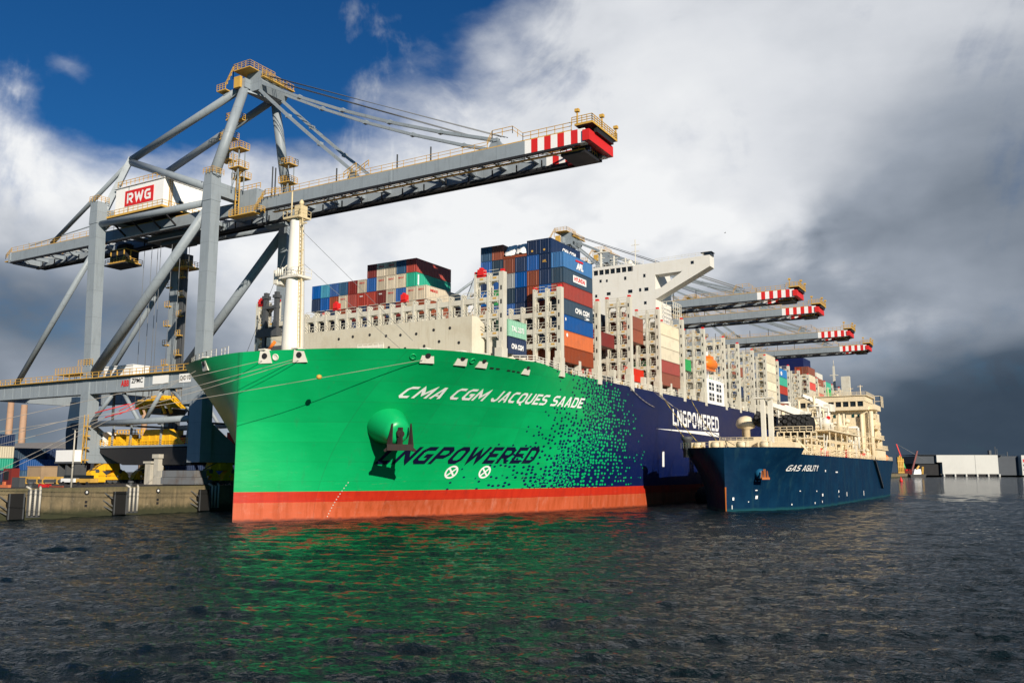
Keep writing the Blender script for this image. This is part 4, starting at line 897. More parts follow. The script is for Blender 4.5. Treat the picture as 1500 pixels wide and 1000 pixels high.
# accommodation block with square windows at the port side, and the stowed lifeboat above it
mb = MB(); mb.box(20, 125.2, 23.6, 30.4, 140.2, 30.6); mb.box(22, 126, 30.6, 29.8, 139.5, 31.0); mb.rail([(30.2, 125.3, 30.7), (30.2, 140.1, 30.7)], 0, 1.1, 1.5, .08)
mb.box(26.6, 125.4, 31, 27.4, 126.2, 39); mb.box(26.6, 136, 31, 27.4, 136.8, 39)
AC = mb.build('accommodation_block', WHITE, SHIP)
for y in (127.4, 133.6):
    for z in (25.3, 28.0):
        m = MB(); m.box(30.38, y, z, 30.46, y+4.0, z+1.9); f = m.build('window', GLASS, AC)
        m = MB(); m.box(30.46, y+1.85, z, 30.52, y+2.15, z+1.9); m.box(30.46, y, z+.85, 30.53, y+4.0, z+1.05); m.build('window_frame', WHITE, f)
LBT = MB(); LBT.lathe((29.6, 126.6, 34.9), (0, 1, 0), [(0, .5), (.9, 1.25), (2.2, 1.55), (6.2, 1.55), (7.4, 1.25), (8.2, .5)], 16); LBT.box(28.6, 129.0, 36.0, 30.4, 132.0, 36.9); LBT.box(29.0, 126.9, 33.2, 30.2, 134.2, 33.6)
tag(LBT.build('lifeboat', ORANGE), 'orange enclosed lifeboat hung high on the container ship side above the white block', 'lifeboat')
# funnel casing and stern mast
mb = MB(); mb.box(-9, 335, 23.6, 10.4, 351, 60.8, 0); mb.box(-8, 336, 60.8, 9, 350, 61.2, 0); mb.box(10.4, 336, 23.6, 16, 350, 53.5, 1); mb.box(-14, 336, 23.6, -9, 350, 52, 1); mb.box(10.4, 336, 53.5, 13, 345, 56, 1)
mb.build('funnel_casing', [paint('funnel_navy', (0.006, 0.012, 0.075), 0.45, .15, .15), SHIPW], SHIP)
mb = MB(); mb.bar((16, 380, 23.6), (16, 380, 61), 1.6, 1.6, 0, .9, .9); mb.box(13, 379.5, 50, 19, 380.5, 50.4); mb.box(14, 379.5, 56, 18, 380.5, 56.4); mb.tube((16, 380, 61), (16, 380, 64), .15); mb.box(20, 376, 44, 24, 379, 55)
mb.build('stern_mast', CREAM, SHIP)
# ---------------------------------------------------------------- containers
def cmat(name, col, rough=.5):
    return paint('container_'+name, col, rough, .4, .45, .5, dirtcol=tuple(c*.5+.03 for c in col), vary=.16)
CC = {'navy blue': (0.012, 0.030, 0.085), 'dark slate': (0.030, 0.055, 0.085), 'bright blue': (0.010, 0.085, 0.30), 'light blue': (0.015, 0.16, 0.42), 'steel blue': (0.035, 0.09, 0.17),
      'rust brown': (0.24, 0.055, 0.022), 'brick red': (0.33, 0.038, 0.022), 'dark red': (0.16, 0.020, 0.016), 'orange': (0.62, 0.13, 0.020), 'beige': (0.52, 0.45, 0.34), 'cream': (0.62, 0.55, 0.40),
      'teal green': (0.015, 0.33, 0.21), 'pale green': (0.25, 0.52, 0.36), 'bright red': (0.62, 0.035, 0.015), 'leaf green': (0.02, 0.34, 0.09), 'cyan blue': (0.02, 0.26, 0.40), 'grey': (0.30, 0.31, 0.31)}
CM = {k: cmat(k.replace(' ', '_'), v) for k, v in CC.items()}
def container_mesh(L, name):
    """corrugated steel box, origin at the lower front port corner, length along Y"""
    m = MB(); w, h = 2.44, 2.80
    for x in (0, w-.14):
        for y in (0, L-.16): m.box(x, y, 0, x+.14, y+.16, h)
    for z in (.0, h-.13):
        for x in (.0, w-.12): m.box(x+.004, .16, z+.004, x+.116, L-.16, z+.126)
        for y in (0, L-.13): m.box(.14, y+.004, z+.004, w-.14, y+.126, z+.126)
    def wall(p0, du, n, nrm, z0, z1):
        pr = [(0, 0), (.25, 0), (.40, 1), (.75, 1), (.9, 0)]; vs = []
        for i in range(n):
            for t, dpt in pr: vs.append((i+t, dpt))
        vs.append((n, 0)); P = []
        for t, dpt in vs:
            b = Vector(p0)+Vector(du)*t/n-Vector(nrm)*(.012+.05*dpt); P += [(b.x, b.y, z0), (b.x, b.y, z1)]
        m.add(P, [(2*i, 2*i+2, 2*i+3, 2*i+1) for i in range(len(vs)-1)])
    n = int(L/.56)
    wall((w, .16, 0), (0, L-.32, 0), n, (1, 0, 0), .126, h-.13); wall((0, .16, 0), (0, L-.32, 0), n, (-1, 0, 0), .126, h-.13)
    wall((.14, 0, 0), (w-.28, 0, 0), 4, (0, -1, 0), .126, h-.13); wall((.14, L, 0), (w-.28, 0, 0), 4, (0, 1, 0), .126, h-.13)
    m.box(.1, .12, h-.05, w-.1, L-.12, h-.02); m.box(.1, .12, .03, w-.1, L-.12, .1)
    for x in (.55, .95, 1.5, 1.9): m.bar((x, -.03, .15), (x, -.03, h-.15), .05, .05)
    o = m.build(name, CM['beige'], None); me = o.data; bpy.data.objects.remove(o); return me
C40 = container_mesh(12.19, 'shipping_container'); C20 = container_mesh(6.06, 'shipping_container')
TIER = 2.87; Z0 = 26.45
ORD = ['first', 'second', 'third', 'fourth', 'fifth', 'sixth', 'seventh', 'eighth', 'ninth', 'tenth', 'eleventh', 'twelfth', 'thirteenth', 'fourteenth', 'fifteenth', 'sixteenth']
def container(x, y, z, colour, label, group, short=False):
    o = bpy.data.objects.new('shipping_container', C20 if short else C40); COL.objects.link(o)
    o.location = (x, y, z); o.material_slots[0].link = 'OBJECT'; o.material_slots[0].material = CM[colour]
    o.color = (*CC[colour], 1)
    return tag(o, label, 'container', group)
def colx(c): return (c-12)*2.52+.04
def logo(o, words, y0, z0, su, sv, col=None, shear=0.0, bold=.03, front=False):
    base = Vector(o.location)
    if front: return sign(words, (base.x+y0, base.y, base.z+z0), (1, 0, 0), (0, 0, 1), su, sv, col or WHITE, o, 'container_lettering', shear, bold, .07)
    return sign(words, (base.x+2.44, base.y+y0, base.z+z0), (0, 1, 0), (0, 0, 1), su, sv, col or WHITE, o, 'container_lettering', shear, bold, .03)
# front stack on the starboard half of the second bay
FY_ = 46.4
front = {7: {6: 'dark red', 7: 'beige', 8: 'beige', 9: 'steel blue', 10: 'brick red'},
         6: {0: 'bright blue', 1: 'cyan blue', 2: 'bright blue', 3: 'steel blue', 4: 'dark red', 5: 'beige', 6: 'bright blue', 7: 'beige', 8: 'beige', 9: 'beige', 10: 'teal green'},
         5: {0: 'navy blue', 1: 'bright blue', 2: 'rust brown', 3: 'beige', 4: 'brick red', 5: 'brick red', 6: 'brick red', 7: 'dark red', 8: 'beige', 9: 'bright blue', 10: 'beige', 11: 'beige'},
         4: {c: k for c, k in zip(range(1, 12), ['navy blue', 'navy blue', 'rust brown', 'dark red', 'navy blue', 'dark red', 'rust brown', 'navy blue', 'dark red', 'beige', 'rust brown'])}}
RED2 = RED
row_name = {7: 'top row', 6: 'second row from top', 5: 'third row from top', 4: 'lowest row seen'}
for t, d in front.items():
    cs = sorted(d)
    for i, c in enumerate(cs):
        pos = 'rightmost' if i == len(cs)-1 else ('leftmost' if i == 0 else ORD[len(cs)-1-i]+' from right')
        o = container(colx(c), FY_, Z0+TIER*t, d[c], '%s container, %s, %s behind the mast' % (d[c], pos, row_name[t]), 'containers behind the mast')
        if d[c] == 'beige' and t > 4:
            logo(o, 'HAMBURG SUD', .55, 1.9, 1.4, .32, RED, 0, .02, True)
        if d[c] in ('dark red', 'brick red') and t > 4 and i % 2: logo(o, 'tex', .7, 2.0, .9, .3, WHITE, 0, .02, True)
        if (t, c) == (5, 11): logo(o, 'HAMBURG SUD', 1.3, 1.7, 2.6, .55, RED)
        if (t, c) == (6, 10): logo(o, 'I', .5, .3, .45, 2.1, WHITE)
# tall port stack of the second bay
apl = {7: {17: 'steel blue', 18: 'rust brown', 21: 'navy blue', 22: 'navy blue'},
       6: {17: 'bright blue', 18: 'dark slate', 19: 'rust brown', 20: 'navy blue', 21: 'bright blue', 22: 'navy blue', 23: 'light blue'},
       5: {17: 'navy blue', 18: 'bright blue', 19: 'grey', 20: 'bright blue', 21: 'rust brown', 22: 'navy blue', 23: 'dark slate'},
       4: {17: 'bright blue', 18: 'leaf green', 19: 'dark slate', 20: 'navy blue', 21: 'rust brown', 22: 'bright blue', 23: 'brick red'},
       3: {17: 'rust brown', 18: 'bright blue', 19: 'bright blue', 20: 'navy blue', 21: 'brick red', 22: 'dark red', 23: 'dark slate'},
       2: {18: 'navy blue', 19: 'navy blue', 20: 'dark red', 21: 'navy blue', 22: 'rust brown', 23: 'bright blue'},
       1: {18: 'rust brown', 19: 'rust brown', 20: 'bright blue', 21: 'rust brown', 22: 'bright blue', 23: 'orange'},
       0: {18: 'bright blue', 19: 'navy blue', 20: 'brick red', 21: 'orange', 22: 'rust brown', 23: 'rust brown'}}
up_name = ['bottom tier', 'second tier up', 'third tier up', 'fourth tier up', 'fifth tier up', 'sixth tier up', 'seventh tier up', 'top tier']
PORT = {}
for t, d in apl.items():
    for c, k in sorted(d.items()):
        pos = 'outermost column' if c == 23 else ORD[23-c]+' column from port'
        o = container(colx(c), FY_, Z0+TIER*t, k, '%s container, %s, %s, tall stack' % (k, up_name[t], pos), 'containers of the tall port stack'); PORT[t, c] = o
logo(PORT[7, 22], 'CMA CGM', 4.6, .9, 5.6, 1.0, None, .1, .05)
logo(PORT[6, 23], 'APL', 5.2, .5, 3.0, 1.3, None, .15, .08)
m = MB(); b_ = PORT[6, 23].location; m.prism([(b_.x+2.46, b_.y+5.0, b_.z+1.95), (b_.x+2.46, b_.y+8.2, b_.z+2.0), (b_.x+2.46, b_.y+8.0, b_.z+2.35), (b_.x+2.46, b_.y+5.0, b_.z+2.25)], (.02, 0, 0)); m.build('container_stripe', RED, PORT[6, 23])
m = MB(); b_ = PORT[5, 23].location; m.box(b_.x+2.45, b_.y+3.9, b_.z+.75, b_.x+2.47, b_.y+9.4, b_.z+2.05); m.build('name_panel', WHITE, PORT[5, 23])
sign('HYUNDAI', (b_.x+2.47, b_.y+4.3, b_.z+1.0), (0, 1, 0), (0, 0, 1), 4.6, .85, RED, PORT[5, 23], 'container_lettering', .1, .04)
logo(PORT[3, 23], 'CMA CGM', 4.6, .8, 6.0, 1.0, None, .1, .05); logo(PORT[3, 23], ')', 8.2, .1, 2.4, .5, None, 0, .03)
logo(PORT[1, 23], 'o', .9, 1.7, .7, .7, None, 0, .1); logo(PORT[2, 23], 'o', .5, 1.7, .5, .6, None, 0, .1); logo(PORT[6, 22], 'APL', .7, 1.2, .9, .5, YEL, 0, .03, True)
for tcol in ((7, 21), (7, 22)): logo(PORT[tcol], 'o', .9, .5, .45, .4, YEL, 0, .1, True)
# two flat racks under white sheeting on top
for c, nm in ((19, 'crumpled white sheeted load on the tall stack, beside the rust brown box'), (20, 'white sheeted load on the tall stack, against the upper navy boxes')):
    t_ = thing('sheeted_load', nm, 'cargo', (colx(c), FY_, Z0+TIER*7), 'sheeted loads on the tall stack'); m = MB(); x, y, z = t_.location
    m.box(x, y, z, x+2.44, y+12, z+.45); m.build('flat_rack', CM['rust brown'], t_)
    rs = random.Random(c); vs = []; nx, ny = 7, 12
    for j in range(ny+1):
        for i in range(nx+1):
            e = min(i, nx-i, j, ny-j); vs.append((x-.05+2.54*i/nx+rs.uniform(-.08, .08), y-.1+11.9*j/ny+rs.uniform(-.15, .15), z+(.6 if e == 0 else 2.5 if e == 1 else 2.85)+rs.uniform(-.25, .2)))
    m = MB(); m.add(vs, [(j*(nx+1)+i, j*(nx+1)+i+1, (j+1)*(nx+1)+i+1, (j+1)*(nx+1)+i) for j in range(ny) for i in range(nx)], 0, True); m.build('white_sheet', WHITE, t_)
# first bay, port side: two short boxes above each other; navy boxes to starboard
o = container(colx(22)-.15, 31.6, Z0+TIER, 'pale green', 'pale green short container on top of the navy one, beside the breakwater end', 'short containers by the breakwater', True); logo(o, 'TAL 2373', 1.0, .9, 4.2, .9, None, 0, .03)
o = container(colx(22)-.15, 31.6, Z0-.05, 'navy blue', 'navy short container below the pale green one, beside the breakwater end', 'short containers by the breakwater', True); logo(o, 'CMA CGM', 1.0, .9, 4.0, .9, None, .1, .05)
for i, c in enumerate(range(1, 9)):
    container(colx(c), 31.4, Z0+TIER*2, 'navy blue' if c % 3 else 'dark slate', '%s container behind breakwater openings, %s from starboard' % ('navy blue' if c % 3 else 'dark slate', ORD[i]), 'containers behind the breakwater')
# bay with the red box behind the fourth lashing bridge
for c, k in ((22, 'bright red'), (21, 'dark red'), (20, 'dark red')):
    container(colx(c), 77.8, Z0, k, '%s container low behind the lattice, %s' % (k, {22: 'its long side showing', 21: 'just inside the bright red one', 20: 'two in from the bright red one'}[c]), 'low red containers')
rs = random.Random(4); inner_cols = ['rust brown', 'rust brown', 'dark red', 'leaf green', 'navy blue', 'dark slate', 'brick red']
for bay, (y, tiers, nm) in enumerate(((62.0, 3, 'third bay'), (78.0, 4, 'fourth bay'), (94.2, 4, 'fifth bay'))):
    for c in range(16, 23):
        for t in range(tiers):
            if (bay == 1 and (t == 0 and c > 18 or t == 1 and c > 20)) or rs.random() < .25 or (bay == 0 and t < 2 and c > 20): continue
            k = rs.choice(inner_cols); container(colx(c), y, Z0+TIER*(t+(1 if bay == 1 else 0)), k, '%s added container darkening lattice, %s, %s, %s column' % (k, nm, up_name[t], ORD[23-c]), 'containers behind the lattice')
pic = [(94.2, ['rust brown', 'brick red', 'cream', 'cream', 'cream'], 'column ahead of the lifeboat'), (186.4, ['cream']*6, 'cream column above the tanker crane'), (202.0, ['rust brown', 'navy blue', 'brick red', 'teal green', 'light blue', ], 'column right of the tall cream column')]
for y, ks, nm in pic:
    for t, k in enumerate(ks): o = container(colx(23), y, Z0+TIER*t+(.6 if y > 180 else 0), k, '%s container, %s of the %s' % (k, ['lowest', 'second up', 'third up', 'fourth up', 'fifth up', 'topmost'][t], nm), 'containers on the port edge')
    if y == 94.2 or y == 186.4: pass
    if y > 200: logo(o, 'o', 3, .5, 2.4, 1.4, None, 0, .08)
aft = [(248.8, 23, ['cream', 'brick red', 'cream', 'beige', 'bright red', 'cream', 'rust brown']), (248.8, 22, ['rust brown']*7), (264.4, 23, ['cream', 'cream', 'beige', 'bright red', 'beige', 'rust brown']), (264.4, 22, ['brick red']*6), (280.0, 23, ['beige', 'rust brown', 'dark red', 'leaf green', 'leaf green', 'teal green']), (280, 21, ['dark red']*7), (295.6, 22, ['dark red', 'rust brown', 'brick red', 'grey', 'rust brown', 'brick red'])]
for y, c, ks in aft:
    for t, k in enumerate(ks): container(colx(c), y, Z0+TIER*t, k, '%s container, stern stack, %s, %s column, %s' % (k, up_name[t], ORD[23-c], {248.8: 'foremost bay', 264.4: 'middle bay', 280.0: 'next to last bay', 280: 'next to last bay', 295.6: 'last bay'}[y]), 'containers of the stern stack')

rs = random.Random(31)  # dark boxes added to these bays, standing in for shade behind the lattice
for bay, (y, nm) in enumerate(((109.8, 'bay ahead of the wheelhouse'), (143.0, 'first bay behind the lifeboat'), (156.6, 'second bay behind the lifeboat'), (171.8, 'third bay behind the lifeboat'))):
    for c in range(18, 23):
        for t in range(4):
            if rs.random() < .45: continue
            k = rs.choice(inner_cols+['navy blue', 'dark slate']); container(colx(c), y, Z0+TIER*t, k, '%s added container darkening lattice, %s, %s, %s column' % (k, nm, up_name[t], ORD[23-c]), 'containers behind the lattice')
# ---------------------------------------------------------------- gas tanker alongside
GX, GY, GB, GL = 50.9, 70.6, 11.6, 142.0
GT = thing('gas_tanker', 'dark blue gas bunker tanker with cream deck gear, alongside the container ship', 'ship', (GX, GY, 0))
gW = pchip([0, 2, 6, 12, 20, 30, 45, 120, 142], [0, 1.6, 4.2, 7.2, 9.8, 11.2, 11.6, 11.6, 10])
gD = pchip([0, .4, 1, 2, 4, 7, 11, 16, 142], [0, 1.9, 3.4, 5.2, 7.8, 10.0, 11.2, 11.6, 11.6])
def ghb(y, z):
    w = np.clip(np.asarray(z, float)/11.0, 0, 1.05)**np.interp(np.asarray(y, float), [0, 8, 22], [2.3, 2.1, 1.6]); a = gW(y); return a+(gD(y)-a)*w
gtop = lambda y: 11.75 if y < 13.2 else 10.55
def tanker_paint():
    m = bpy.data.materials.new('tanker_hull_paint'); m.use_nodes = True; k = NT(m.node_tree); b = k.n['Principled BSDF']
    co = k.node('ShaderNodeTexCoord').outputs['Object']; sp = k.node('ShaderNodeSeparateXYZ'); k.put(sp.inputs[0], co)
    n = k.noise(co, .3, 5, .6); st = k.noise(k.vm('MULTIPLY', co, (.9, .9, .07)), 1.0, 5, .65)
    c = k.mix(k.smooth(n, .35, .7), (0.0025, 0.019, 0.050), (0.0035, 0.028, 0.066))
    c = k.mix(k.m('MULTIPLY', k.smooth(st, .5, .75), .45), c, (0.02, 0.06, 0.075))
    scum = k.m('SUBTRACT', 1.0, k.smooth(k.m('ADD', sp.outputs[2], k.m('MULTIPLY', n, .8)), .5, 1.1))
    c = k.mix(k.m('MULTIPLY', scum, .55), c, (0.015, 0.085, 0.085))
    stem = k.m('MULTIPLY', k.m('LESS_THAN', sp.outputs[1], .16), k.m('LESS_THAN', sp.outputs[2], 4.4))
    c = k.mix(stem, c, (0.35, 0.10, 0.02))
    k.put(b.inputs['Base Color'], c); k.put(b.inputs['Roughness'], k.m('ADD', .38, k.m('MULTIPLY', n, .2))); b.inputs['Specular IOR Level'].default_value = .05
    bp = k.node('ShaderNodeBump'); bp.inputs['Strength'].default_value = .3; bp.inputs['Distance'].default_value = .2
    k.put(bp.inputs['Height'], k.noise(k.vm('MULTIPLY', co, (.5, .5, .8)), 1.0, 2, .5)); k.l.new(bp.outputs[0], b.inputs['Normal'])
    return m
def tanker_hull():
    ys = sorted(set([0, .15, .4, .7, 1, 1.5, 2, 3, 4, 5.5, 7, 9, 11, 13.1, 13.3, 16, 20, 24, 28, 34, 40, 45, 60, 90, 120, 134, 142])); zs = list(np.linspace(-1.5, 10.2, 14)); nz = len(zs)+1
    m = MB()
    for s_ in (1, -1):
        vs = [(GX+s_*float(ghb(y, max(z, 0))), GY+y, z) for y in ys for z in zs+[gtop(y)]]
        m.add(vs, [(i*nz+j, i*nz+j+1, (i+1)*nz+j+1, (i+1)*nz+j) for i in range(len(ys)-1) for j in range(nz-1)], 0, True)
    n = len(ys)
    m.add([(GX+s_*max(0, float(ghb(y, 9.9))-.3), GY+y+.2, 9.95) for s_ in (1, -1) for y in ys], [(i, i+1, n+i+1, n+i) for i in range(n-1)], 1)
    for s_ in (1, -1):
        vs = [(GX+s_*(float(ghb(y, 10.2))-d), GY+y+.25*(d > 0), z) for y in ys for z, d in ((gtop(y), 0), (gtop(y), .3), (9.9, .3))]
        m.add(vs, [(i*3+j, i*3+j+1, i*3+j+4, i*3+j+3) for i in range(n-1) for j in range(2)], 1)
    m.add([(GX+s_*float(ghb(142, max(z, 0))), GY+142, z) for s_ in (1, -1) for z in zs+[10.55]], [(i, i+1, nz+i+1, nz+i) for i in range(nz-1)], 0)
    return m.build('hull', [tanker_paint(), GASC], GT)
tanker_hull()
def on_tanker(y, z, off=.05):
    x = float(ghb(y, z)); dy = (float(ghb(y+.3, z))-float(ghb(y-.3, z)))/.6; n = Vector((1, -dy, 0)).normalized()
    return Vector((GX+x, GY+y, z))+n*off, n
def tanker_letters(body, y0, y1, z, h, shear=0., bold=.02, mat=WHITE):
    pts, fs = block_letters(body, 1, 1, shear, .085); yy = np.linspace(y0, y1, 200); xx = ghb(yy, z); g = np.concatenate([[0], np.cumsum(np.hypot(np.diff(xx), np.diff(yy)))]); g /= g[-1]
    m = MB(); m.add([on_tanker(float(np.interp(u, g, yy)), z+v*h, .14)[0] for u, v in pts], fs); return m.build('hull_lettering', mat, GT)
tanker_letters('GAS AGILITY', 10.2, 27.0, 7.35, 1.15, .3, .03)
def tmark(y, z, w, h):
    m = MB(); m.add([on_tanker(y+a, z+b, .05)[0] for a, b in ((0, 0), (w*.55, 0), (w*.55, h*.6), (0, h*.6))], [(0, 1, 2, 3)]); return m.build('draught_mark', WHITE, GT)
for y, z, w, h in ((1.1, 2.0, .5, .9), (1.0, .4, .18, 1.2), (5.1, 3.7, .8, .3), (5.4, 2.2, .9, 1.0), (4.0, 1.6, .3, .3), (17.5, 3.4, .8, .3), (26, 3.2, .8, .4), (30, 2.2, 1.8, .9), (29.8, .9, .8, .7), (25, .8, .7, .6), (46, 2.6, 1.6, .9), (46.2, 1.6, .6, .6), (56, 1.6, 1.2, 1.6), (33, 7.2, 1.6, .7), (44, 7.0, 4.5, .45), (80, 1.2, 1.2, 2.0), (15, .8, .5, .5)): tmark(y, z, w, h)
# anchor in its recess
p, n = on_tanker(4.6, 7.0, 0)
m = MB(); m.lathe(p-n*.5, (n+Vector((0, 0, -.25))).normalized(), [(0, 1.1), (.9, .95), (1.4, .7)], 16); m.build('hawse_pipe', paint('hawse_blue', (.01, .10, .2), .4), GT)
c = p+n*1.5; sd_ = Vector((-n.y, n.x, 0)); m = MB()
m.bar(c+Vector((0, 0, .7)), c-Vector((0, 0, 1.0)), .35, .3); m.bar(c-Vector((0, 0, 1.0))-sd_*.8, c-Vector((0, 0, 1.0))+sd_*.95, .45, .4)
for s_ in (-1, 1): m.bar(c-Vector((0, 0, .95))+sd_*s_*.7, c+Vector((0, 0, .4))+sd_*s_*.6, .34, .26, 0, .1, .1)
m.build('anchor', paint('orange_anchor', (.42, .13, .03), .7, .4, .3, 1.5, dirtcol=(.05, .05, .08)), GT)
# gangway stowed down the side
m = MB(); x_ = GX+GB+.3; m.bar((x_, 170, 10.4), (x_, 182, 2.6), .8, .35); m.rail([(x_+.3, 170, 10.5), (x_+.3, 182, 2.7)], 0, .8, 1.5, .07); m.build('gangway', DGREY, GT)
# forecastle gear
X0 = GX
m = MB(); m.box(X0-5, GY+7, 9.9, X0+5.6, GY+10, 13.2); m.box(X0-5.6, GY+16, 9.9, X0+9.5, GY+21, 13.0); m.rail([(X0-5.6, GY+16, 13), (X0+9.5, GY+16, 13), (X0+9.5, GY+21, 13)], 0, 1.1, 1.2, .08, 3)
m.rail([(X0-9.8, GY+4.4, 11.75), (X0-7, GY+2.2, 11.75), (X0-3, GY+.8, 11.75)], 0, 1, 1, .07); m.build('forecastle_house', GASC, GT)
m = MB()
for x, y in ((X0-7, GY+6.5), (X0-3, GY+5), (X0+2, GY+5), (X0+6, GY+6.5)): m.tube((x-.8, y, 12.2), (x+.8, y, 12.2), .7, 0, 12); m.box(x-1.2, y-.6, 9.9, x-.9, y+.6, 12.9, 0); m.box(x+.9, y-.6, 9.9, x+1.2, y+.6, 12.9, 0)
m.lathe((X0-8.6, GY+4.6, 10), (0, 0, 1), [(0, .8), (3.2, .8), (3.4, 1.1), (4.0, 1.1)], 10, 1); m.build('mooring_winches', [GASC, DGREY], GT)
m = MB(); m.lathe((45.4, 106, 13), (0, 0, 1), [(0, .9), (3.6, .9), (3.9, 1.9), (4.6, 2.2), (5.6, 2.0), (6.3, 1.3), (6.6, .3)], 16); m.build('vent_cowl', GASC, GT)
# cargo trunk, manifold and pipe work amidships
m = MB(); m.box(43, 100, 9.9, 57.4, 180, 13.2); m.prism([(43, 100, 13.2), (57.4, 100, 13.2), (54.5, 100, 14.6), (46, 100, 14.6)], (0, 80, 0))
for y in range(102, 180, 4): m.box(57.4, y, 9.9, 57.7, y+.3, 13.1)
m.build('cargo_trunk', GASC, GT)
rs = random.Random(9)
for k in range(9):
    m = MB(); x = 45+rs.uniform(0, 14); z = 14.4+rs.uniform(0, 3.5); y0 = 104+rs.uniform(0, 40); y1 = y0+rs.uniform(15, 38); m.tube((x, y0, z), (x, y1, z), rs.choice((.25, .35, .5)), 0, 8)
    for y in np.arange(y0+1, y1, 5): m.box(x-.12, y-.1, 12, x+.12, y+.1, z)
    m.tube((x, y0, z), (x, y0, z-1.8), .3, 0, 8); m.build('cargo_pipe', GASC if k % 3 else SHIPW, GT)
for k in range(16):
    m = MB(); x = 58+rs.uniform(0, 3.6); y = 100+k*5.2+rs.uniform(-1, 1); h = rs.uniform(1.2, 5); kind = k % 4
    if kind == 0: m.box(x-1, y, 10, x+.8, y+rs.uniform(1.5, 3.2), 10+h*.7)
    elif kind == 1: m.tube((x, y, 10), (x, y, 10+h), .3, 0, 8); m.lathe((x, y, 10+h), (0, 0, 1), [(0, .3), (.1, .65), (.5, .6), (.8, .2)], 10)
    elif kind == 2: m.bar((x, y, 10), (x, y, 12+h), .22, .22); m.bar((x, y, 11.5+h), (x-2.5, y, 11.5+h), .18, .18); m.bar((x, y, 10.5), (x, y+4, 12+h), .2, .2)
    else: m.tube((x-.8, y, 11.2), (x-.8, y+3, 11.2), .9, 0, 12); m.box(x-1.6, y+.5, 10, x, y+.9, 11.4)
    m.build(('deck_locker', 'vent_post', 'davit', 'air_tank')[kind], [GASC, GASC, SHIPW, GASC][kind], GT)
def rack(m, x0, x1, y0, y1, z0, z1, nx, nz, ny=2, t=.24):
    for i in range(nx+1):
        for j in range(ny):
            x = x0+(x1-x0)*i/nx; y = y0+(y1-y0)*j/max(1, ny-1); m.box(x-t/2, y-t/2, z0, x+t/2, y+t/2, z1)
    for k in range(1, nz+1):
        z = z0+(z1-z0)*k/nz
        for j in range(ny): y = y0+(y1-y0)*j/max(1, ny-1); m.box(x0+t/2, y-t/2+.01, z-t/2, x1-t/2, y+t/2-.01, z+t/2)
        for i in range(nx+1): x = x0+(x1-x0)*i/nx; m.box(x-t/2+.01, y0+t/2, z-t/2+.02, x+t/2-.01, y1-t/2, z+t/2-.02)
m = MB(); rack(m, 53.6, 60.6, 100.6, 106, 10, 15.6, 5, 4); m.box(53, 100.8, 14.0, 61, 106.4, 14.2); m.rail([(53, 100.4, 15.6), (61, 100.4, 15.6)], 0, 1.1, 1.4, .12, 2); m.bar((60.4, 103, 10), (58, 98, 14), .35, .35); m.build('fender_rack', GASC, GT)
m = MB(); rack(m, 53.5, 61.8, 114, 150, 10, 16.2, 3, 3, 6, .22); m.box(52.5, 113, 16.2, 62.3, 152, 16.5); m.rail([(52.5, 113, 16.5), (62.3, 113, 16.5), (62.3, 152, 16.5)], 0, 1.1, 1.8, .09, 3); m.build('manifold_platform', GASC, GT)
for k in range(7):
    m = MB(); y = 116+k*5; x = 54+rs.uniform(0, 6); r_ = rs.uniform(.7, 1.5); zz = 16.5; m.lathe((x, y, zz), (0, 0, 1), [(0, r_*.6), (1.2, r_*.6), (1.4, r_), (2.6, r_), (3.2+rs.uniform(0, 2), r_*.3)], 12); m.bar((x, y, zz+2), (x+1.4, y+2, zz+2), .3, .3); m.box(x-1.6, y+1, zz, x-.4, y+2.2, zz+rs.uniform(1, 3.2)); m.build('valve_cluster', GASC if k % 2 else SHIPW, GT)
for k in range(5):
    m = MB(); x = 50+2.2*k; y = 122+k*7; h = rs.uniform(22, 27); m.tube((x, y, 12), (x, y, h), .3, 0, 8); m.bar((x-1, y, h-2), (x+1, y, h-2), .16, .16); m.rail([(x-.9, y-.9, h-4), (x+.9, y-.9, h-4), (x+.9, y+.9, h-4)], 0, 1, .9, .1); m.box(x-.9, y-.9, h-4.2, x+.9, y+.9, h-4); m.build('vent_mast', GASC, GT)
for k in range(26):
    x = 45+rs.uniform(0, 16); y = 152+rs.uniform(0, 28); z0 = 13.2; h = rs.uniform(3, 11); kind = k % 5; m = MB()
    if kind == 0: m.tube((x, y, z0), (x, y, z0+h), rs.uniform(.3, .8), 0, 10); m.lathe((x, y, z0+h), (0, 0, 1), [(0, .5), (.2, 1.0), (1.0, .9), (1.5, .3)], 10)
    elif kind == 1: rack(m, x-1.8, x+1.8, y, y+3, z0, z0+h*.7, 2, 2, 2, .2); m.rail([(x-1.8, y-.2, z0+h*.7), (x+1.8, y-.2, z0+h*.7)], 0, 1, 1, .1)
    elif kind == 2: m.tube((x-3, y, z0+h*.6), (x+3, y, z0+h*.6), .35, 0, 8); m.tube((x-3, y, z0), (x-3, y, z0+h*.6), .35, 0, 8); m.tube((x+3, y, z0), (x+3, y, z0+h*.6), .35, 0, 8)
    elif kind == 3: m.box(x-1.2, y, z0, x+1.2, y+2.2, z0+h*.55); m.box(x-.9, y-.1, z0+.4, x-.1, y, z0+h*.4); m.rail([(x-1.2, y, z0+h*.55), (x+1.2, y, z0+h*.55)], 0, 1, .8, .09)
    else: m.lathe((x, y-1.5, z0+1.4+h*.3), (0, 1, 0), [(0, .3), (.4, 1.1), (3.4, 1.1), (3.8, .3)], 14); m.box(x-.8, y-.6, z0, x+.8, y-.2, z0+1.2+h*.3)
    m.build(('vent_riser', 'pipe_rack', 'pipe_loop', 'pump_house', 'pressure_tank')[kind], [GASC, GASC, SHIPW, GASC, SHIPW][kind], GT)
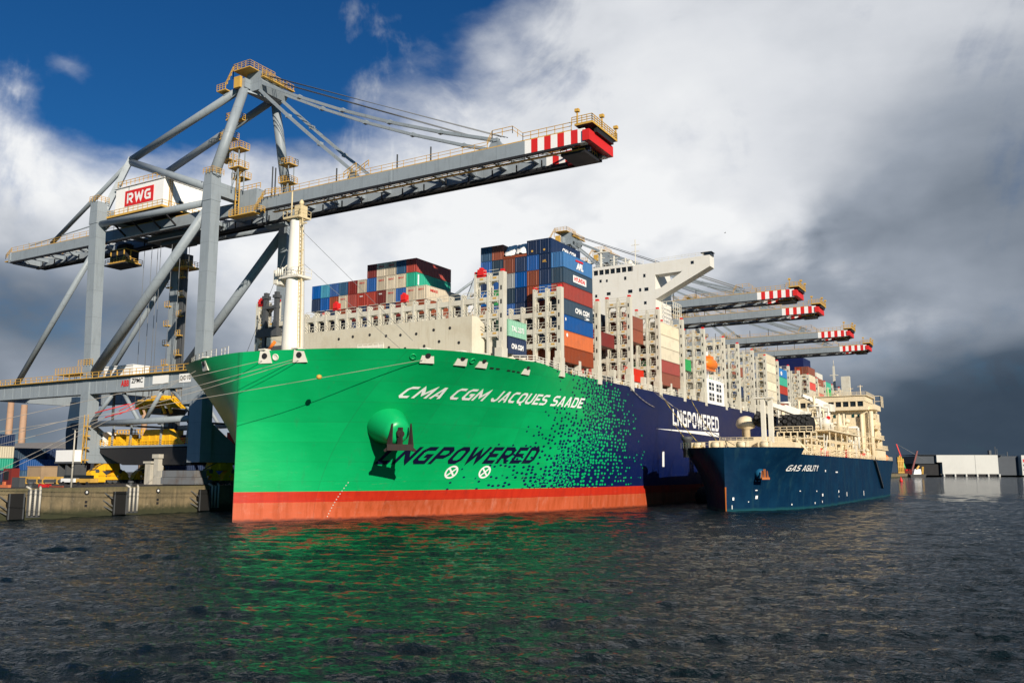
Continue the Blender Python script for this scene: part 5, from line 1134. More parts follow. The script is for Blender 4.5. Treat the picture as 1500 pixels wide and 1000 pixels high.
for k in range(22):
    x = 52+rs.uniform(0, 9.5); y = 108+k*3.4; z0 = 16.5 if k < 13 else 13.2; h = rs.uniform(2.5, 6.5); m = MB()
    m.tube((x, y, z0), (x, y, z0+h), .22, 0, 8); m.tube((x, y, z0+h), (x-2.6, y+rs.uniform(-1, 1), z0+h), .22, 0, 8); m.tube((x-2.6, y, z0), (x-2.6, y, z0+h), .18, 0, 8); m.bar((x-3.2, y+.4, z0+h*.5), (x+.6, y+.4, z0+h*.5), .3, .12); m.lathe((x, y-.3, z0+h*.6), (0, 1, 0), [(0, .5), (.12, .5)], 10, 1 if k % 4 == 0 else 0)
    m.build('pipe_riser', [SHIPW if k % 3 else GASC, RED], GT)
for k in range(9):
    m = MB(); y = 104+k*8.5; x = 61.2; h = rs.uniform(1.6, 3.0); m.box(x-.5, y, 10, x+.3, y+.7, 10+h, k % 3); m.lathe((x-.1, y+2.4, 10), (0, 0, 1), [(0, .25), (h*.6, .25), (h*.6+.2, .5), (h*.6+.5, .2)], 8, (k+1) % 3); m.build('deck_fitting', [GASC, RED, GASC], GT)
# hose cranes
def crane(base, tip, h0, r, nm='hose_crane'):
    m = MB(); b = Vector(base); m.tube((b.x, b.y, 10), (b.x, b.y, b.z), r*1.15, 0, 14, r); m.box(b.x-1.2, b.y-1.2, b.z, b.x+1.2, b.y+1.2, b.z+1.9); t = Vector(tip)
    m.bar(b+Vector((0, 0, 1.3)), t, 1.0, 1.5, 0, .6, .7); m.bar(b+Vector((.4, .4, 1.9)), b+(t-b)*.45+Vector((0, 0, 1.5)), .35, .35); m.cbox(b+Vector((1.3, .5, .9)), (1.2, 1.4, 1.8)); return m.build(nm, SHIPW, GT)
crane((57.2, 107.5, 18.4), (52.2, 96, 21.7), 10, .95); crane((56.3, 141, 22.2), (51.6, 136, 26.2), 10, .9)
m = MB(); m.bar((52.2, 95, 10), (52.2, 95, 22.4), .85, .85); m.bar((53.6, 95.6, 10), (53.6, 95.6, 22.2), .9, .9); m.box(50.4, 94.4, 22.4, 54.4, 96.2, 22.7); m.rail([(50.4, 94.4, 22.7), (54.4, 94.4, 22.7)], 0, .9, 1, .08); m.build('jib_rest', SHIPW, GT)
# deckhouse aft
WIN = GLASS
m = MB(); m.box(40, 184, 9.9, 60.3, 208, 26.4); m.box(38.6, 182.2, 26.4, 60.9, 200, 27.5); m.box(39.4, 183, 29.2, 60.0, 199, 30.9); m.box(39.8, 183.5, 27.5, 59.6, 198.6, 29.2, 1)
for x in np.arange(39.8, 59.7, 2.2): m.box(x-.2, 183.1, 27.5, x+.25, 183.5, 29.2)
for y in np.arange(184, 198, 2.6): m.box(59.6, y, 27.5, 59.95, y+.4, 29.2)
m.box(39, 182.6, 30.9, 60.6, 199.4, 31.1); m.box(60.3, 186, 9.9, 62.2, 204, 14.4)
DH = m.build('deckhouse', [GASC, WIN], GT)
m = MB()
for i, (z, y1) in enumerate(((14.4, 207), (17.6, 202), (20.8, 197), (24.0, 192))):
    m.box(60.3, 185.6, z, 62.7-.25*i, y1, z+.25); m.rail([(62.6-.25*i, 185.6, z+.25), (62.6-.25*i, y1, z+.25), (60.4, y1, z+.25)], 0, 1.1, 1.5, .09, 3); m.box(60.6, y1-2.2, z-2.8, 61.8, y1-1.2, z); m.bar((62.0, 188, z-3), (62.0, 193, z), .35, .2); m.box(61.0, 196, z-2.6, 62.0, 198, z-.8)
for z in (26.6,): m.box(60.9, 184, z, 62.6, 196, z+.3); m.prism([(60.9, 184, z+.3), (62.6, 184, z+.3), (62.6, 184, z+1.6), (60.9, 184, z+1.6)], (0, .2, 0)); m.box(62.4, 184.2, z+.3, 62.6, 196, z+1.6)
m.rail([(60.9, 196, 28.2), (62.6, 196, 28.2), (62.6, 202, 28.2)], 0, 3.4, 2, .14, 2); m.build('side_decks', GASC, DH)
m = MB(); m.lathe((61.4, 183.6, 10), (0, 0, 1), [(0, .7), (16, .7)], 12); m.lathe((58.6, 183.4, 10), (0, 0, 1), [(0, .55), (15, .55)], 10); m.box(44, 182.6, 21.4, 57, 184, 21.6); m.rail([(44, 182.6, 21.6), (57, 182.6, 21.6)], 0, 1, 1.3, .08)
m.box(47, 182.8, 15.4, 56, 184, 15.6); m.rail([(47, 182.8, 15.6), (56, 182.8, 15.6)], 0, 1, 1.3, .08); m.build('front_trunking', GASC, DH)
for x in (43, 46.5, 50, 53, 55.6, 57.4):
    for z in (24.2, 18.6):
        m = MB(); m.box(x, 183.94, z, x+.85, 184.0, z+1.0); m.build('window', paint('green_glass', (.01, .05, .05), .15, 0, 0), DH)
m = MB(); m.rail([(39.4, 183, 31.1), (60.4, 183, 31.1), (60.4, 199, 31.1)], 0, 1, 1.4, .08, 3)
for x, h in ((45, 5), (48, 3.4), (52, 2.4), (55, 3), (58, 3.6)): m.tube((x, 188, 31), (x, 188, 31+h), .14, 0, 6); m.bar((x-.8, 188, 30.6+h), (x+.8, 188, 30.6+h), .14, .14)
m.lathe((50, 190, 31), (0, 0, 1), [(0, .8), (.6, 1), (1.2, .8), (1.6, .2)], 10); m.build('wheelhouse_masts', GASC, DH)
m = MB(); m.lathe((60.4, 206.5, 11.4), (0, 1, 0), [(0, .4), (.6, 1.1), (3.4, 1.1), (4, .4)], 12); DH.scale = (.93, 1.0, .95); m.build('rescue_boat', ORANGE, GT)
m = MB(); m.rail([(GX+GB-.3, 84.2, 10.55), (GX+GB-.2, 130, 10.55), (GX+GB-.2, 211, 10.55)], 0, 1.1, 2.0, .08, 3); m.build('deck_railing', GASC, GT)
# spare black rubber fenders lashed on deck, net of tyres round each
def fender(c, ax, L, r, label):
    t_ = thing('rubber_fender', label, 'fender', c, 'black fenders stowed on the tanker'); a = Vector(ax).normalized(); s = Vector(c)-a*L/2
    m = MB(); m.lathe(s, a, [(0, r*.25), (.25, r*.7), (r*.8, r), (L-r*.8, r), (L-.25, r*.7), (L, r*.25)], 20); m.build('fender_body', RUBBER, t_)
    m = MB(); u = a.cross(Vector((0, 0, 1))).normalized(); w = a.cross(u)
    for j in range(int(L/.95)):
        for i in range(10):
            an = 2*math.pi*(i+.5*(j % 2))/10; p = s+a*(.6+j*.95)+(u*math.cos(an)+w*math.sin(an))*(r+.02); n_ = (u*math.cos(an)+w*math.sin(an)); m.lathe(p, n_, [(-.1, .46), (.1, .46), (.12, .3), (.02, .2)], 8)
    m.build('tyre_net', paint('tyre_rubber', (.035, .035, .036), .8, .4, .1, spec=.3), t_)
fender((57.2, 103.4, 17.2), (1, 0, 0), 7.4, 2.1, 'large black tyre netted fender stowed behind the cream rack on the tanker')
fender((49.5, 106.5, 18.4), (1, .3, -.35), 5.0, 1.5, 'smaller black fender lying under the crane jib on the tanker')
for y in (84, 120): pass
# fenders floating between the two ships
for y, nm in ((112, 'black floating fender between the two hulls, nearer the tanker bow'), (150, 'black floating fender between the two hulls, far aft')):
    m = MB(); m.lathe((34.3, y-4, 1.4), (0, 1, 0), [(0, .6), (.5, 1.9), (1.8, 2.5), (6.2, 2.5), (7.5, 1.9), (8, .6)], 18); tag(m.build('floating_fender', RUBBER), nm, 'fender', 'floating fenders between the ships')

# ---------------------------------------------------------------- quay and yard
def concrete():
    m = bpy.data.materials.new('quay_concrete'); m.use_nodes = True; k = NT(m.node_tree); b = k.n['Principled BSDF']
    co = k.node('ShaderNodeTexCoord').outputs['Object']; sp = k.node('ShaderNodeSeparateXYZ'); k.put(sp.inputs[0], co); z = sp.outputs[2]
    n = k.noise(co, .35, 6, .65); st = k.noise(k.vm('MULTIPLY', co, (1, 1, .1)), 1.2, 6, .7); f = k.noise(co, 1.6, 5, .7)
    c = k.mix(k.smooth(n, .3, .7), (.235, .18, .10), (.135, .108, .062)); c = k.mix(k.m('MULTIPLY', k.smooth(st, .45, .72), .7), c, (.055, .05, .035))
    c = k.mix(k.m('MULTIPLY', k.smooth(f, .58, .7), .3), c, (.40, .33, .22))
    zz = k.m('ADD', z, k.m('MULTIPLY', k.m('SUBTRACT', f, .5), 1.3))
    alg = k.m('SUBTRACT', 1.0, k.smooth(zz, .6, 2.0)); c = k.mix(k.m('MULTIPLY', alg, .92), c, (.022, .028, .010))
    topb = k.smooth(zz, 3.6, 4.7); c = k.mix(k.m('MULTIPLY', topb, .5), c, (.06, .065, .025))
    k.put(b.inputs['Base Color'], c); b.inputs['Roughness'].default_value = .85
    bp = k.node('ShaderNodeBump'); bp.inputs['Strength'].default_value = .5; bp.inputs['Distance'].default_value = .1; k.put(bp.inputs['Height'], k.m('ADD', n, f)); k.l.new(bp.outputs[0], b.inputs['Normal'])
    return m
ASPH = paint('yard_asphalt', (.055, .053, .05), .85, .4, 0, .2, dirtcol=(.10, .09, .075), spec=.2)
QX = -32.6
m = MB(); m.box(-2500, -400, 4.2, QX-.5, 2200, QZ, 1); m.box(QX-.5, -400, -4, QX, 2200, QZ+.02, 0); m.box(-2500, -400, -4, QX-.5, 2200, 4.2, 0)
for y in np.arange(-60, 400, 12.0): m.box(QX, y-.05, -.2, QX+.02, y+.05, 4.6, 0)
tag(m.build('quay', [concrete(), ASPH]), kind='structure')
for i, (y, nm) in enumerate(((-13.3, 'black fender panel on the quay face, leftmost'), (4.2, 'black fender panel on the quay face, nearest the bow'), (21.6, 'black fender panel in shadow just behind the green bow'), (39, 'black fender panel farther along in the shade of the ship'))):
    t_ = thing('quay_fender', nm, 'fender', (QX, y, 2.2), 'fender panels on the quay'); m = MB(); m.box(QX+.9, y-1.2, .2, QX+1.25, y+1.2, 4.0); m.box(QX+1.25, y-1.2, .2, QX+1.3, y-1.0, 4.0, 1); m.box(QX+1.25, y+1.0, .2, QX+1.3, y+1.2, 4.0, 1); m.build('fender_panel', [RUBBER, DGREY], t_)
    m = MB(); m.lathe((QX, y, 2.4), (1, 0, 0), [(0, .9), (.5, .6), (.9, .8)], 14); m.build('rubber_cone', RUBBER, t_)
    m = MB()
    for a, b in (((QX+.05, y-2.2, 3.8), (QX+.95, y-1.1, 2.8)), ((QX+.05, y-2.2, 1.6), (QX+.95, y-1.1, .9)), ((QX+.05, y-2.4, 2.6), (QX+.95, y-1.1, 1.6))): m.bar(a, b, .14, .14)
    m.build('fender_chain', DGREY, t_)
for i, (y, nm) in enumerate(((-9.9, 'pale steel ladder recess beside the leftmost quay fender'), (7.4, 'pale steel ladder recess beside the fender nearest the bow'), (24.8, 'pale steel ladder in the shaded quay behind the bow'))):
    t_ = thing('quay_ladder', nm, 'ladder', (QX, y, 0), 'ladders on the quay wall'); m = MB()
    for a in (-.75, .0, .75): m.tube((QX+.3, y+a, .6), (QX+.3, y+a, 4.6), .17, 0, 8)
    m.tube((QX+.3, y-.75, 4.6), (QX-.4, y-1.1, 5.0), .17, 0, 8); m.tube((QX+.3, y+.75, 4.6), (QX-.4, y+1.1, 5.0), .17, 0, 8); m.build('ladder_stile', paint('pale_steel', (.48, .45, .38), .6, .4, .5), t_)
    m = MB(); [m.bar((QX+.3, y-.7, z), (QX+.3, y, z), .06, .06) for z in np.arange(.8, 4.6, .35)]; m.box(QX+.02, y-1.1, .3, QX+.1, y+1.1, 4.5); m.build('ladder_rung', DGREY, t_)
for y, nm in ((-1.2, 'round black and white marker on the quay face left of the middle fender'), (12.4, 'round black and white marker on the quay face near the bow shadow')):
    t_ = thing('berth_marker', nm, 'marker', (QX, y, 3.9), 'round markers on the quay'); m = MB(); m.lathe((QX, y, 3.9), (1, 0, 0), [(0, .42), (.06, .42)], 16); m.build('marker_disc', BLACK, t_); m = MB(); m.lathe((QX+.06, y, 3.95), (1, 0, 0), [(0, .2), (.03, .2)], 10); m.build('marker_centre', WHITE, t_)
    m = MB(); m.box(QX, y-.22, 2.2, QX+.06, y+.22, 2.6); m.box(QX, y-.22, 1.6, QX+.06, y+.22, 2.0); m.build('marker_block', BLACK, t_)
for y, nm in ((-26, 'iron bollard on the quay edge, left end'), (-10, 'iron bollard on the quay edge above the left ladder'), (7.6, 'iron bollard on the quay edge above the middle ladder'), (24.5, 'iron bollard on the quay edge behind the bow')):
    m = MB(); m.lathe((QX-1.0, y, QZ), (0, 0, 1), [(0, .55), (.1, .5), (.14, .32), (.6, .32), (.7, .5), (.9, .48), (1.0, .2)], 14); tag(m.build('bollard', DGREY, None, (QX-1.0, y, QZ)), nm, 'bollard', 'bollards on the quay edge')
def at(px, py, D):
    """ground point of the yard seen along a bearing; only used to lay things out"""
    x = (px-750)/1293.0; return (cam.location.x+rgt[0]*x*D+fwd[0]*D, cam.location.y+rgt[1]*x*D+fwd[1]*D)
# lamp post
t_ = thing('lamp_post', 'thin pale lamp post standing on the quay left of the crane', 'lamp post', (QX-3, 4.6-6.6, QZ)); x, y, z = t_.location
m = MB(); m.tube((x, y, z), (x, y, z+9.4), .16, 0, 8, .11); m.build('post', paint('pale_steel', (.48, .45, .38), .6, .4, .5), t_); m = MB(); m.box(x-.5, y-.2, z+9.4, x+.5, y+.2, z+9.6); m.build('lamp_head', DGREY, t_)
# stacks in the yard
def stack(px, D, cols, nm, rot=0):
    x, y = at(px, 0, D)
    for j, col in enumerate(cols):
        for t, k in enumerate(col):
            o = container(x+j*2.6, y+j*0.0, QZ+.02+2.85*t, k, '%s container in the yard, %s, %s' % (k, nm, ['on the ground', 'second up', 'third up', 'fourth up'][t]+(', %s across' % ORD[j] if len(cols) > 1 else '')), 'containers in the yard'); o.rotation_euler = (0, 0, R(rot))
stack(-86, 205, [['dark slate', 'teal green', 'cream', 'navy blue'], ['steel blue', 'teal green', 'beige', 'navy blue'], ['navy blue', 'teal green', 'cream', 'navy blue']], 'left edge block')
stack(14, 226, [['navy blue', 'pale green', 'dark slate'], ['steel blue', 'bright blue']], 'beside the left block')
stack(36, 236, [['grey', 'rust brown', 'navy blue'], ['grey', 'brick red', 'navy blue'], ['rust brown', 'brick red', 'dark slate'], ['dark slate', 'rust brown', 'navy blue']], 'behind the lamp post')
stack(228, 222, [['navy blue', 'bright blue', 'navy blue'], ['dark slate', 'navy blue', 'dark red']], 'right of the crane platform')
stack(262, 232, [['bright blue', 'navy blue', 'leaf green', 'navy blue'], ['navy blue', 'bright blue', 'leaf green', 'dark slate'], ['bright blue', 'navy blue', 'dark red']], 'between crane and bow')
x, y = at(40, 0, 196); m = MB(); m.box(x, y, QZ, x+5.2, y+4, QZ+3.6); m.box(x-.1, y-.1, QZ+3.6, x+5.3, y+4.1, QZ+3.75); tag(m.build('site_hut', paint('tan_board', (.36, .25, .15), .7, .3, .3), None, (x, y, QZ)), 'tan plywood hut standing in the yard behind the lamp post', 'hut')
x, y = at(22, 0, 190); m = MB(); m.box(x, y, QZ+1.0, x+8.5, y+.5, QZ+1.5); m.box(x+10, y+.4, QZ+1.0, x+16, y+.9, QZ+1.5); [m.box(x+a, y, QZ, x+a+.3, y+.5, QZ+1) for a in (0, 4, 8, 10, 15)]; m.box(x, y+.1, QZ+.3, x+16, y+.4, QZ+.9, 1); tag(m.build('crash_barrier', [YEL, DGREY], None, (x, y, QZ)), 'yellow topped crash barrier in front of the yard stacks', 'barrier')
x, y = at(80, 0, 186); t_ = thing('power_unit', 'white equipment house on a dark wheeled frame beside the crane leg', 'equipment house', (x, y, QZ))
m = MB(); m.box(x, y, QZ+4.6, x+6.4, y+3.4, QZ+7.0); m.build('housing', WHITE, t_); m = MB(); m.box(x-.2, y-.1, QZ+4.2, x+6.6, y+3.6, QZ+4.6)
for a in (.3, 3, 5.8): m.box(x+a, y+.4, QZ+.6, x+a+.5, y+3, QZ+4.2); m.tube((x+a+.2, y, QZ+.6), (x+a+.2, y+.5, QZ+.6), .6, 0, 12)
m.build('frame', DGREY, t_)
x, y = at(97, 0, 215); m = MB(); m.prism([(x, y, QZ), (x+2.4, y, QZ), (x+2.2, y, QZ+8), (x+3.6, y, QZ+15), (x+3.6, y, QZ+19), (x-.4, y, QZ+19.5), (x-1.4, y, QZ+12)], (0, 3, 0)); m.box(x+.4, y-.3, QZ+19.3, x+2.4, y+2, QZ+20.6); tag(m.build('dust_hopper', paint('hopper_blue', (.02, .045, .085), .5, .3, .3), None, (x, y, QZ)), 'tall dark blue steel hopper tower beyond the white equipment house', 'hopper')
x, y = at(-60, 0, 420); m = MB(); m.box(x, y, QZ, x+78, y+30, QZ+11); m.prism([(x-1, y-1, QZ+11), (x-1, y+31, QZ+11), (x-1, y+24, QZ+15.5), (x-1, y+6, QZ+15.5)], (80, 0, 0), 1); tag(m.build('warehouse', [paint('dark_cladding', (.03, .035, .045), .7), paint('roof_grey', (.20, .19, .18), .7)], None, (x, y, QZ)), 'long dark warehouse with grey roof behind the left yard stacks', 'warehouse')
x, y = at(205, 0, 470); m = MB(); m.box(x, y, QZ, x+120, y+25, QZ+12); m.box(x-.5, y-.5, QZ+12, x+120.5, y+25.5, QZ+12.6); tag(m.build('terminal_building', paint('dark_cladding', (.03, .035, .045), .7), None, (x, y, QZ)), 'low dark terminal building on the skyline behind the crane legs', 'building')
for i, (px, D, zt, nm) in enumerate(((8, 700, 62, 'slim brown chimney on the skyline, leftmost'), (28, 700, 60, 'slim brown chimney on the skyline, second from left'), (207, 760, 70, 'slim brown chimney seen between the crane legs'), (325, 760, 38, 'slim chimney seen in the gap beside the bow'))):
    x, y = at(px, 0, D); m = MB(); m.tube((x, y, QZ), (x, y, zt), 2.9, 0, 12, 2.3); tag(m.build('chimney', paint('chimney_brown', (.40, .25, .16), .7), None, (x, y, QZ)), nm, 'chimney', 'chimneys on the skyline')
def quay_box(px, D, parts_, name, label, cat, group=None):
    x, y = at(px, 0, D); m = MB(); mats_ = []
    for (dx, dy, dz, w, d, h, mt) in parts_:
        if mt not in mats_: mats_.append(mt)
        m.box(x+dx, y+dy, QZ+dz, x+dx+w, y+dy+d, QZ+dz+h, mats_.index(mt))
    return tag(m.build(name, mats_, None, (x, y, QZ)), label, cat, group)
PS = paint('pale_steel', (.48, .45, .38), .6, .4, .5); STEEL = paint('weathered_steel', (.16, .17, .18), .7, .5, .5, dirtcol=(.10, .06, .035))
quay_box(236, 168, [(0, 0, .2, 9.5, 3, 1.3, STEEL), (.2, .1, 1.55, 9.0, 2.8, 1.2, STEEL), (-1.7, 0, .2, 1.7, 3, 1.2, PS), (-1.7, .1, 1.5, 1.7, 2.8, 1.2, PS)], 'steel_pontoon', 'two stacked grey steel pontoons with pale ends lying on the quay', 'pontoon')
quay_box(2, 143, [(0, 0, .0, 2.2, .5, .45, CM['orange']), (.4, .1, .45, .5, .3, .5, CM['orange'])], 'orange_block', 'orange block lying on the quay edge at the left', 'block')
quay_box(58, 147, [(0, 0, 0, 2.6, .6, .5, RED), (2.8, .1, 0, 3.6, .3, .28, CM['rust brown'])], 'red_frame', 'red frame lying on the quay edge near the lamp post', 'frame')
quay_box(5, 150, [(0, 0, 0, 2.4, 1.4, 3.1, CM['dark red']), (.3, -.1, 1.2, 1.4, .1, 1.4, BLACK), (2.4, .2, 0, 2.2, 1.0, 1.6, DGREY)], 'winch_cabinet', 'dark rusty cabinet on the quay beside the left fender', 'cabinet')
quay_box(124, 176, [(0, 0, .5, 4.2, 1.8, .8, BOGY), (.5, .1, 1.3, 1.6, 1.6, 1.0, BOGY), (.3, -.05, 0, .8, 1.9, .7, BLACK), (3.0, -.05, 0, .8, 1.9, .7, BLACK)], 'yellow_tractor', 'low yellow yard tractor in front of the crane bogies', 'tractor')
for i, (px, D, k1) in enumerate(((90, 178, WHITE), (104, 182, DGREY), (112, 172, YEL))):
    quay_box(px, D, [(0, 0, .45, 4.4, 1.8, .75, k1), (.9, .1, 1.2, 2.2, 1.6, .65, GLASS), (.5, -.04, 0, .7, 1.9, .6, BLACK), (3.2, -.04, 0, .7, 1.9, .6, BLACK)], 'quay_cart', ('white service van parked under the equipment house', 'dark service van parked beside the crane leg', 'yellow service cart parked in front of the vans')[i], 'vehicle')
quay_box(212, 178, [(0, 0, 0, 1.6, 1.6, 4.2, PS), (-.4, -.2, 4.2, 2.4, 2.0, .4, PS), (2.4, .2, 0, 1.3, 1.3, 5.2, PS), (2.0, 0, 5.2, 2.0, 1.7, .8, PS)], 'pale_hopper', 'pale steel hopper pair standing under the crane platform', 'hopper')
# mooring lines
def mooring(name, a, b, r, mat, label, sag=.6, n=14, red=None, group=None):
    a = Vector(a); b = Vector(b); t_ = thing(name, label, 'rope', tuple(a), group); pts = []
    for i in range(n+1):
        t = i/n; p = a+(b-a)*t; p.z -= sag*4*t*(1-t); pts.append(p)
    m = MB(); m.line(pts, r, 0, 6); m.build('rope', mat, t_)
    if red:
        i, j = red; m = MB(); m.line([p for p in pts[i:j]], r*1.9, 0, 6); m.build('red_sleeve', RED, t_)
    return t_
def quay_end(y): return (QX-1.0, y, QZ+.5)
f = lambda y, z=23.75, s_=1: tuple(Vector((s_*float(hb(y, z))+.3*s_, y-.2, z)))
MOOR = [
 (f(2.2, 23.3), -41, .4, (5, 7), 'pale mooring line from the mast fairlead down to the quay, upper of two'),
 (f(2.5, 23.2), -38.5, .9, (5, 7), 'pale mooring line close under the one from the mast fairlead'),
 (f(.75, 23.3), -52, .3, None, 'pale mooring line from the fairlead left of the mast, highest over the quay'),
 (f(12.1, 23.3), -55.5, .3, None, 'long pale mooring line crossing the green bow, with a yellow ball'),
 (f(5, 23.3, -1), -19.8, .3, (4, 6), 'pale mooring line from the starboard bow down to the left quay, upper of two'),
 (f(8, 23.3, -1), -18.6, .6, (4, 6), 'pale mooring line from the starboard bow down to the left quay, lower of two'),
]
for a, ye, sg, rd, lab in MOOR: mooring('mooring_line', a, quay_end(ye), .038, ROPE, lab, sg, 14, rd, 'bow mooring lines')
m = MB(); p_ = Vector(f(12.1, 23.3)); p_ = p_+(Vector(quay_end(-55.5))-p_)*.165; m.lathe(p_-Vector((0, 0, .35)), (0, 0, 1), [(0, .05), (.08, .28), (.35, .42), (.62, .28), (.7, .05)], 12); tag(m.build('mooring_ball', YEL), 'small yellow ball hanging from the mooring line over the green bow', 'ball')
SPR = [((30.8, 88, 24.2), (52, 76, 11.9), ROPE, 'pale line from the ship deck edge down to the tanker bow, nearest'), ((30.8, 90, 24.2), (50, 77, 11.9), ROPE, 'pale line just aft of the nearest tanker bow line'),
       ((30.8, 92, 24.0), (45, 76, 12), YROPE, 'yellow line from the ship side to the tanker forecastle, upper'), ((30.8, 100, 18), (43.6, 75.6, 12), YROPE, 'yellow line low over the navy hull to the tanker forecastle'),
       ((30.8, 112, 24.2), (47, 82, 12), YROPE, 'yellow line reaching farther aft from the tanker forecastle'), ((30.8, 74, 24.4), (30.75, 88, 21), ROPE, 'short pale line hanging along the dotted hull below the deck edge')]
for a, b, mt, lab in SPR: mooring('breast_line', a, b, .07, mt, lab, .5, 8, None, 'lines between ship and tanker')
# ---------------------------------------------------------------- far shore on the right
x0, y0 = at(1318, 0, 1190); x1, y1 = at(1850, 0, 1190)
m = MB(); a = Vector((x0, y0, 0)); b = Vector((x1, y1, 0)); dn = Vector((fwd[0], fwd[1], 0))
m.prism([a+Vector((0, 0, -2)), b+Vector((0, 0, -2)), b+Vector((0, 0, 2.2)), a+Vector((0, 0, 2.2))], dn*900); tag(m.build('far_shore', paint('shore_dark', (.03, .032, .03), .9)), kind='structure')
SILV = paint('silver_cladding', (.50, .50, .47), .55, .1, .15, .05); SLATE = paint('slate_cladding', (.035, .045, .06), .6, .15, .1, .05); DSH = paint('dark_interior', (.012, .012, .014), .8)
u = Vector((rgt[0], rgt[1], 0)); o0 = Vector((*at(1381, 0, 1165), 2.2))
def slab(m, s0, s1, d0, d1, z0, z1, mi=0):
    vs = [o0+u*s+dn*d+Vector((0, 0, z)) for z in (z0, z1) for d in (d0, d1) for s in (s0, s1)]; m.add(vs, [(0, 2, 3, 1), (4, 5, 7, 6), (0, 1, 5, 4), (2, 6, 7, 3), (0, 4, 6, 2), (1, 3, 7, 5)], mi)
m = MB(); slab(m, 0, 74, 0, 60, 1.6, 26.4, 0); slab(m, -7, 0, 0, 60, 17, 26.4, 0); slab(m, -34, -7.2, 4, 60, 15.2, 25.0, 1); slab(m, -28, -.2, 6, 58, 0, 15.0, 2); slab(m, 74.2, 84, 8, 60, 0, 25.8, 1); slab(m, -34, 84, .5, 61, 26.6, 27.0, 1)
for k in range(6): slab(m, k*14.6, k*14.6+1.8, -2, 3, -2, 1.5, 0)
for k in range(5): slab(m, k*14.6+1.8, k*14.6+14.6, 1, 3, -2, 1.5, 2)
slab(m, 43.6, 43.9, -.1, 0, 1.8, 26.2, 1); tag(m.build('waterside_shed', [SILV, SLATE, DSH]), 'large silver grey shed over the water on the far right shore', 'shed')
m = MB(); slab(m, 84.3, 106, 10, 70, 0, 25.2, 0); slab(m, 74, 77, 20, 24, 27, 33, 1); slab(m, 82, 82.6, 20, 20.6, 25.2, 38, 1); slab(m, 84.4, 85, 20, 20.6, 25.2, 35, 1); slab(m, 98, 98.8, 20, 20.6, 25.2, 31, 1); tag(m.build('slate_building', [SLATE, DGREY]), 'dark slate building standing right of the silver shed', 'building')
m = MB(); slab(m, 106.3, 160, 2, 60, 0, 26.2, 0)
for k, (s0, z0, w, h) in enumerate(((108, 17, 3, 4), (112, 19, 5, 2.4), (108, 12, 6, 2.2), (108, 6, 4, 2))): slab(m, s0, s0+w, 1.7, 1.95, z0, z0+h, 1 if k < 2 else 2)
tag(m.build('white_building', [SILV, RED, DGREY]), 'white building with red marks cut by the right edge of the picture', 'building')
def far(px, D): x, y = at(px, 0, D); return Vector((x, y, 0))
c = far(1320, 1100); m = MB()
for k in range(4): q = c+u*(-3+2*k); m.tube(q+Vector((0, 0, 1)), q+Vector((0, 0, 27-2*abs(k-1))), .9, 0, 8)
for z in (6, 13, 20): m.bar(c-u*4+Vector((0, 0, z)), c+u*4+Vector((0, 0, z)), 1.6, 1.2)
m.bar(c-u*5+Vector((0, 0, 1)), c+u*7+Vector((0, 0, 1)), 5, 2); tag(m.build('yellow_jackup', YEL), 'yellow lattice tower at the water edge right behind the tanker stern', 'tower')
c = far(1328, 1130); t_ = thing('crawler_crane', 'far crane with red and green lattice jib beyond the yellow tower', 'crane', (c.x, c.y, 2.2)); m = MB(); m.cbox(c+Vector((0, 0, 6)), (8, 8, 8)); m.build('crane_cab', RED, t_)
b0 = c+Vector((0, 0, 6)); b1 = c-u*11+Vector((0, 0, 42)); mid = b0+(b1-b0)*.55; m = MB(); m.bar(b0, mid, 1.3, 1.3); m.build('jib_lower', CM['leaf green'], t_); m = MB(); m.bar(mid, b1, 1.2, 1.2); m.build('jib_upper', RED, t_); m = MB(); m.tube(b1, c+u*24+Vector((0, 0, 22)), .3, 0, 5); m.build('jib_stay', WIRE, t_)
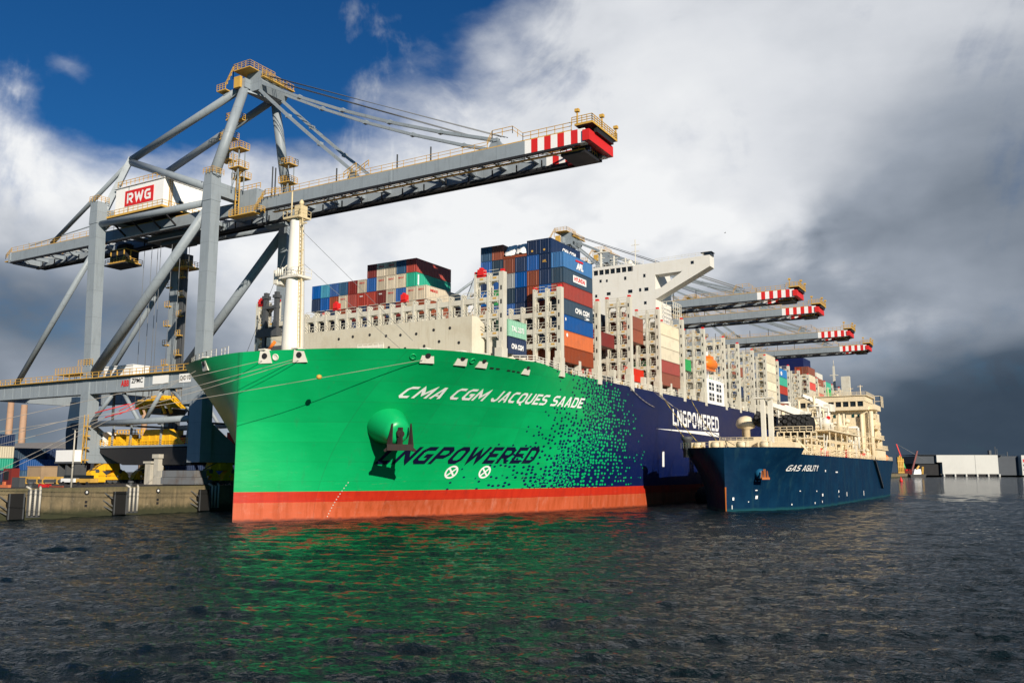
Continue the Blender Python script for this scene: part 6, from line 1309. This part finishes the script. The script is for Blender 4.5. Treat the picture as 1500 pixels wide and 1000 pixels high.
c = far(1334, 1120); m = MB(); m.bar(c+Vector((0, 0, 3)), c+u*10+Vector((0, 0, 33)), 1.8, 1.8); m.cbox(c+Vector((0, 0, 5)), (14, 9, 6)); m.cbox(c-u*9+Vector((0, 0, 7)), (5, 5, 9)); tag(m.build('barge_crane', CM['dark red']), 'dark red derrick barge with slanting boom beside the yellow tower', 'barge crane')
c = far(1344, 1090); t_ = thing('workboat', 'small white workboat with yellow gear near the far shore', 'boat', (c.x, c.y, 0)); m = MB(); m.prism([c-u*8+Vector((0, 0, -1)), c+u*9+Vector((0, 0, -1)), c+u*11+Vector((0, 0, 4)), c-u*9+Vector((0, 0, 3.4))], dn*6); m.build('hull', BLACK, t_)
m = MB(); m.prism([c-u*5+Vector((0, 0, 3.6)), c+u*5+Vector((0, 0, 3.8)), c+u*4+Vector((0, 0, 10)), c-u*3+Vector((0, 0, 10))], dn*5); m.build('cabin', WHITE, t_); m = MB(); m.bar(c+u*6+Vector((0, 0, 4)), c+u*7+Vector((0, 0, 13)), 2, 2); m.bar(c-u*1+Vector((0, 0, 10)), c+u*2+Vector((0, 0, 14)), 2, 2); m.build('deck_gear', YEL, t_)
c = far(1319, 620); m = MB(); m.lathe(c+Vector((0, 0, -.5)), (0, 0, 1), [(0, .8), (1.2, 1.2), (1.8, 1.1), (3.2, .35), (4.2, .2)], 12); tag(m.build('channel_buoy', RED), 'small red channel buoy off the tanker stern', 'buoy')
# a gull over the booms
c = far(1075, 330)+Vector((0, 0, 99)); m = MB(); m.lathe(c-u*.35, u, [(0, .03), (.15, .12), (.45, .13), (.7, .04)], 8)
for s_ in (-1, 1): m.add([c-u*.1, c+u*.2, c+u*.1+dn*s_*.5+Vector((0, 0, .22)), c-u*.05+dn*s_*.5+Vector((0, 0, .25)), c-u*.05+dn*s_*1.0+Vector((0, 0, .1))], [(0, 1, 2, 3), (3, 2, 4)])
tag(m.build('gull', paint('gull_grey', (.25, .25, .26), .7)), 'small dark gull flying in the grey sky above the far booms', 'gull')
